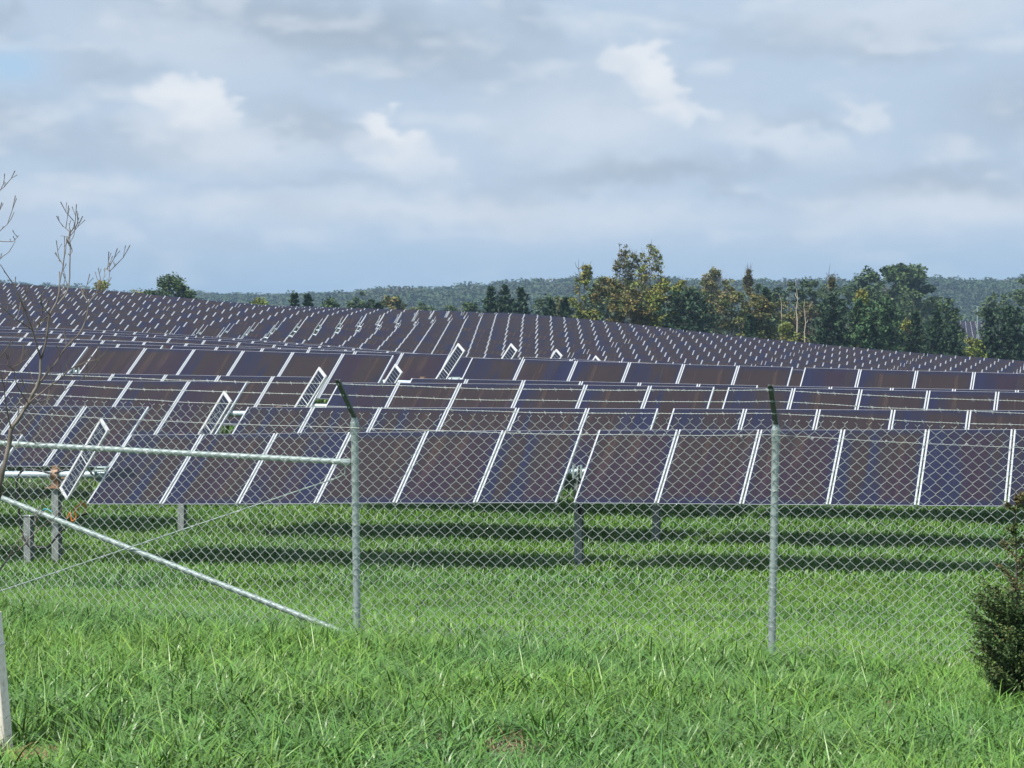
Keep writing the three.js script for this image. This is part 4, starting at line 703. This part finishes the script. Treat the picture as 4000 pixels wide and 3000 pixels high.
// ---------------------------------------------------------------- young tree at the left, with its pale guard
{
  const Zt = 12.2, R = rng(9), foot = at(12, 2985, Zt), g = group('bare_sapling', 'leafless young tree in a pale tube at the left edge', 'tree', foot.x, foot.y, foot.z);
  const acc = newTube();
  const twigMat = new THREE.MeshStandardMaterial({ map: barkTex([110, 102, 94], 90), roughness: 0.9 });
  const U = ([x, y], k, dz) => at(x / 1.66, 650 + y / 1.66, Zt + dz).sub(foot), V = ([x, y]) => [x, y + 850 * 1.66];
  const branch = (pts, r0, r1, dz0 = 0, dz1 = 0) => { const c = new THREE.CatmullRomCurve3(pts.map((p, i) => U(p, i, lerp(dz0, dz1, i / (pts.length - 1))))), n = pts.length * 3, q = c.getPoints(n).map((v) => v.add(new THREE.Vector3((R() - 0.5) * 0.0025, (R() - 0.5) * 0.0025, (R() - 0.5) * 0.004))); tubeInto(acc, q, q.map((_, i) => 1.0 * lerp(r0, r1, i / n) * (0.9 + R() * 0.25)), 5); tips.push([q[n], q[n].clone().sub(q[n - 3])]); lines.push(q); };
  const tips = [], lines = [];
  branch([[-60, 2900], [-75, 2600], [-30, 2250], [0, 2050], [20, 1972], [60, 1802], [75, 1702], [110, 1652], [180, 1540], [215, 1470], [255, 1390], [265, 1250]], 0.016, 0.0062, 0.02, 0);
  branch([[265, 1250], [290, 1170], [305, 1090], [325, 960], [375, 860], [390, 740], [410, 640], [425, 540], [432, 470]], 0.006, 0.0018, 0, 0.1);
  branch([[380, 890], [440, 800], [455, 570], [458, 430], [500, 378], [505, 303]], 0.004, 0.0013, 0.02, 0.14);
  for (const b of [[[458, 430], [425, 400], [405, 388]], [[458, 430], [450, 390], [446, 368]], [[470, 415], [482, 370], [468, 340]], [[432, 470], [428, 455], [395, 450]], [[432, 470], [445, 500], [480, 440], [485, 380]], [[410, 640], [395, 618], [380, 610]], [[455, 570], [468, 548], [466, 530]], [[408, 782], [425, 720], [420, 703]]]) branch(b, 0.0022, 0.001, 0.06, 0.1);
  branch([[0, 635], [70, 740], [130, 860], [165, 940], [210, 1060], [235, 1150], [265, 1250]].reverse(), 0.0048, 0.0022, 0, -0.15);
  branch([[0, 900], [90, 980], [150, 1020], [210, 1060]].reverse(), 0.0032, 0.0018, -0.05, -0.2);
  branch([[215, 1470], [300, 1350], [380, 1250], [430, 1170], [510, 1090], [560, 980], [580, 880], [625, 830], [690, 790], [712, 680]], 0.0055, 0.0016, 0, 0.25);
  for (const b of [[[712, 680], [708, 650], [710, 622]], [[712, 680], [735, 655], [750, 628]], [[712, 680], [695, 668], [680, 664]], [[580, 880], [550, 850], [528, 818]], [[430, 1170], [425, 1110], [412, 1075]], [[625, 830], [655, 760], [690, 695]], [[628, 820], [637, 760], [628, 715]], [[660, 745], [652, 738], [645, 742]]]) branch(b, 0.0024, 0.001, 0.2, 0.26);
  branch([[185, 1535], [330, 1420], [400, 1370], [450, 1320], [560, 1270], [650, 1240], [712, 1175]], 0.0042, 0.0012, 0, -0.2);
  branch([[175, 1540], [300, 1510], [440, 1440], [580, 1330], [650, 1250]], 0.003, 0.001, 0, 0.18);
  branch([[160, 1560], [90, 1580], [0, 1560]], 0.003, 0.001, 0, -0.1); branch([[180, 1530], [110, 1420], [80, 1310], [0, 1280]], 0.0032, 0.0012, 0, -0.2); branch([[80, 1310], [140, 1270], [220, 1225]], 0.002, 0.001, -0.1, -0.12); branch([[0, 1240], [60, 1160], [130, 1080]], 0.0024, 0.0012, -0.2, -0.25);
  branch([[75, 1702], [40, 1560], [20, 1400], [-10, 1290]], 0.004, 0.002, 0, -0.2); branch([[325, 960], [285, 920], [265, 850], [270, 830]], 0.003, 0.0012, 0, -0.1); branch([[250, 1040], [275, 940], [262, 860]], 0.003, 0.0012, 0, -0.1); branch([[325, 960], [240, 1030], [230, 1090]], 0.003, 0.0016, 0, -0.06);
  branch([[0, 155], [15, 130], [30, 98]], 0.002, 0.001, -0.1, -0.1); branch([[0, 155], [30, 130], [48, 108]], 0.0018, 0.001, -0.1, -0.1); branch([[-40, 470], [0, 420], [60, 360], [92, 296]], 0.0024, 0.0012, -0.1, -0.2); branch([[-40, 478], [0, 483], [80, 486], [105, 468], [122, 448]], 0.0024, 0.0012, -0.1, -0.2); branch([[-20, 620], [0, 600], [60, 550], [100, 484]], 0.0024, 0.0012, -0.1, -0.2);
  branch([[-60, 2900], [-90, 2300], [-60, 1500], [-40, 900], [-20, 620], [-40, 470], [-20, 250], [0, 155]], 0.014, 0.002, 0.05, -0.1); // second leader, left of the picture
  branch([[-40, 2720], [0, 2620], [40, 2562], [60, 2530], [130, 2480], [240, 2362], [350, 2282], [402, 2210]].map(([x, y]) => [x, y - 1411 + 1411]), 0.005, 0.0012, 0, 0.3);
  for (const b of [[[240, 2362], [228, 2300], [215, 2220]], [[60, 2530], [90, 2470], [115, 2420]], [[130, 2480], [180, 2440], [240, 2400]], [[228, 2300], [235, 2260], [232, 2200]], [[60, 1802], [110, 1830], [200, 1780], [300, 1700]], [[200, 1780], [240, 1800], [330, 1790]], [[75, 1960], [160, 1900], [260, 1890]]]) branch(b, 0.0024, 0.001, 0.08, 0.2);
  // side spurs and buds
  for (const q of lines.slice()) for (let k = 4; k < q.length - 1; k += 3) if (R() < 0.85) { const d = q[k + 1].clone().sub(q[k]).normalize(), side = new THREE.Vector3((R() - 0.5) * 2, 0.5 + R(), (R() - 0.5) * 2).addScaledVector(d, 0.4).normalize(), l = 0.012 + R() * R() * 0.13; tubeInto(acc, [q[k], q[k].clone().addScaledVector(side, l * 0.6), q[k].clone().addScaledVector(side, l).add(new THREE.Vector3(0, l * 0.2, 0))], [0.0021, 0.0015, 0.0024], 4); if (l > 0.05) { const f = q[k].clone().addScaledVector(side, l * 0.6), s2 = side.clone().add(new THREE.Vector3((R() - 0.5) * 1.6, (R() - 0.2), (R() - 0.5) * 1.6)).normalize(); tubeInto(acc, [f, f.clone().addScaledVector(s2, l * 0.3), f.clone().addScaledVector(s2, l * 0.5)], [0.0014, 0.0012, 0.002], 4); } }
  part('branches', tubeGeo(acc), twigMat, g);
  // guard: a square sided pale sleeve leaning left, open at the top
  const b0 = new THREE.Vector3(0.0, -0.05, 0), b1 = at(-42, 2395, Zt).sub(foot), dir = b1.clone().sub(b0), len = dir.length();
  const sh = new THREE.Shape(), hole = new THREE.Path(); const w = 0.048, c = 0.012, t = 0.004;
  const sq = (P, w) => { P.moveTo(-w + c, -w); P.lineTo(w - c, -w); P.quadraticCurveTo(w, -w, w, -w + c); P.lineTo(w, w - c); P.quadraticCurveTo(w, w, w - c, w); P.lineTo(-w + c, w); P.quadraticCurveTo(-w, w, -w, w - c); P.lineTo(-w, -w + c); P.quadraticCurveTo(-w, -w, -w + c, -w); };
  sq(sh, w); sq(hole, w - t); sh.holes.push(hole);
  const ge = new THREE.ExtrudeGeometry(sh, { depth: len, steps: 10, bevelEnabled: false }); ge.rotateZ(-0.12); ge.applyQuaternion(new THREE.Quaternion().setFromUnitVectors(new THREE.Vector3(0, 0, 1), dir.normalize())); ge.translate(b0.x, b0.y, b0.z);
  const guardTex = dataTex(128, 256, (u, v, o) => { const n = (fbm(u * 8, v * 20, 3) - 0.5) * 26, d = sstep(0.6, 0.8, fbm(u * 5 + 8, v * 9, 4)) * 26; o[0] = 232 + n - d; o[1] = 224 + n - d * 1.2; o[2] = 210 + n - d * 1.5; }); guardTex.repeat.set(3, 3);
  part('tree_guard', ge, new THREE.MeshStandardMaterial({ map: guardTex, roughness: 0.7 }), g);
  const band = new THREE.TorusGeometry(0.06, 0.004, 6, 24); band.rotateX(Math.PI / 2); band.translate(b1.x * 0.8, b1.y * 0.8, b1.z * 0.8); part('tie', band, MAT.white, g);
}
// ---------------------------------------------------------------- young cedar at the right
{
  const Z = 15.8, R = rng(31), p = { X: (3992 - 2000) / F * Z }; const y = ground(p.X, -Z), g = group('young_cedar', 'small dark green conifer with a thin brown top at the right edge', 'shrub', p.X, y - 0.03, -Z);
  const H = at(3965, 1885, Z).y - y, acc = newTube(), L = newLeaves(), pal = GREENS.cedar;
  const trunk = []; for (let i = 0; i <= 10; i++) trunk.push(new THREE.Vector3(-0.045 * (i / 10) + (R() - 0.5) * 0.012, H * i / 10, (R() - 0.5) * 0.012)); tubeInto(acc, trunk, trunk.map((_, i) => 0.016 * (1 - i / 11.5)), 6);
  const nB = 230;
  for (let b = 0; b < nB; b++) {
    const t = Math.pow(R(), 1.35) * 0.93 + 0.03, thin = t > 0.46; if (thin && R() < 0.8) continue;
    const prof = t < 0.26 ? 0.24 + t * 0.62 : Math.max(0.06, 0.4 - (t - 0.26) * 0.62), len = prof * (0.6 + R() * 0.55), a = R() * 6.283, i = Math.min(9, Math.floor(t * 10)), s = lerpTo(trunk[i], trunk[i + 1], t * 10 - i);
    const pts = [s]; let d = new THREE.Vector3(Math.cos(a), 0.35 + R() * 0.35, Math.sin(a)).normalize();
    for (let k = 1; k <= 5; k++) { d.y += 0.06; d.normalize(); pts.push(pts[k - 1].clone().addScaledVector(d, len / 5)); }
    tubeInto(acc, pts, pts.map((_, k) => 0.0035 * (1 - k / 6)), 4);
    const col = pal[thin && R() < 0.3 ? 3 : Math.floor(R() * 3)], dense = thin ? 9 : 17;
    for (let k = 1; k <= 5; k++) for (let n = 0; n < dense; n++) { // flat fans of scale leaves
      const c0 = lerpTo(pts[k - 1], pts[k], R()), a2 = a + (R() - 0.5) * 2.2, l = (0.02 + R() * 0.06) * (thin ? 0.75 : 1), e = new THREE.Vector3(Math.cos(a2) * l, (R() - 0.25) * l * 0.9, Math.sin(a2) * l);
      for (let m = 0; m < 3; m++) leafInto(L, c0.x + e.x * m / 2, c0.y + e.y * m / 2, c0.z + e.z * m / 2, 0.0125 * (0.7 + R() * 0.6), R, R() < 0.8 ? col : pal[Math.floor(R() * 4)], 1.7, -0.15);
    }
  }
  part('trunk', tubeGeo(acc), bark, g); part('crown', leavesGeo(L), leafMat, g);
}
console.log('all plants done');

// pale air: far hills fade to blue
scene.fog = new THREE.FogExp2(new THREE.Color(0.5, 0.72, 1.0), 0.0002);

renderer.render(scene, camera);
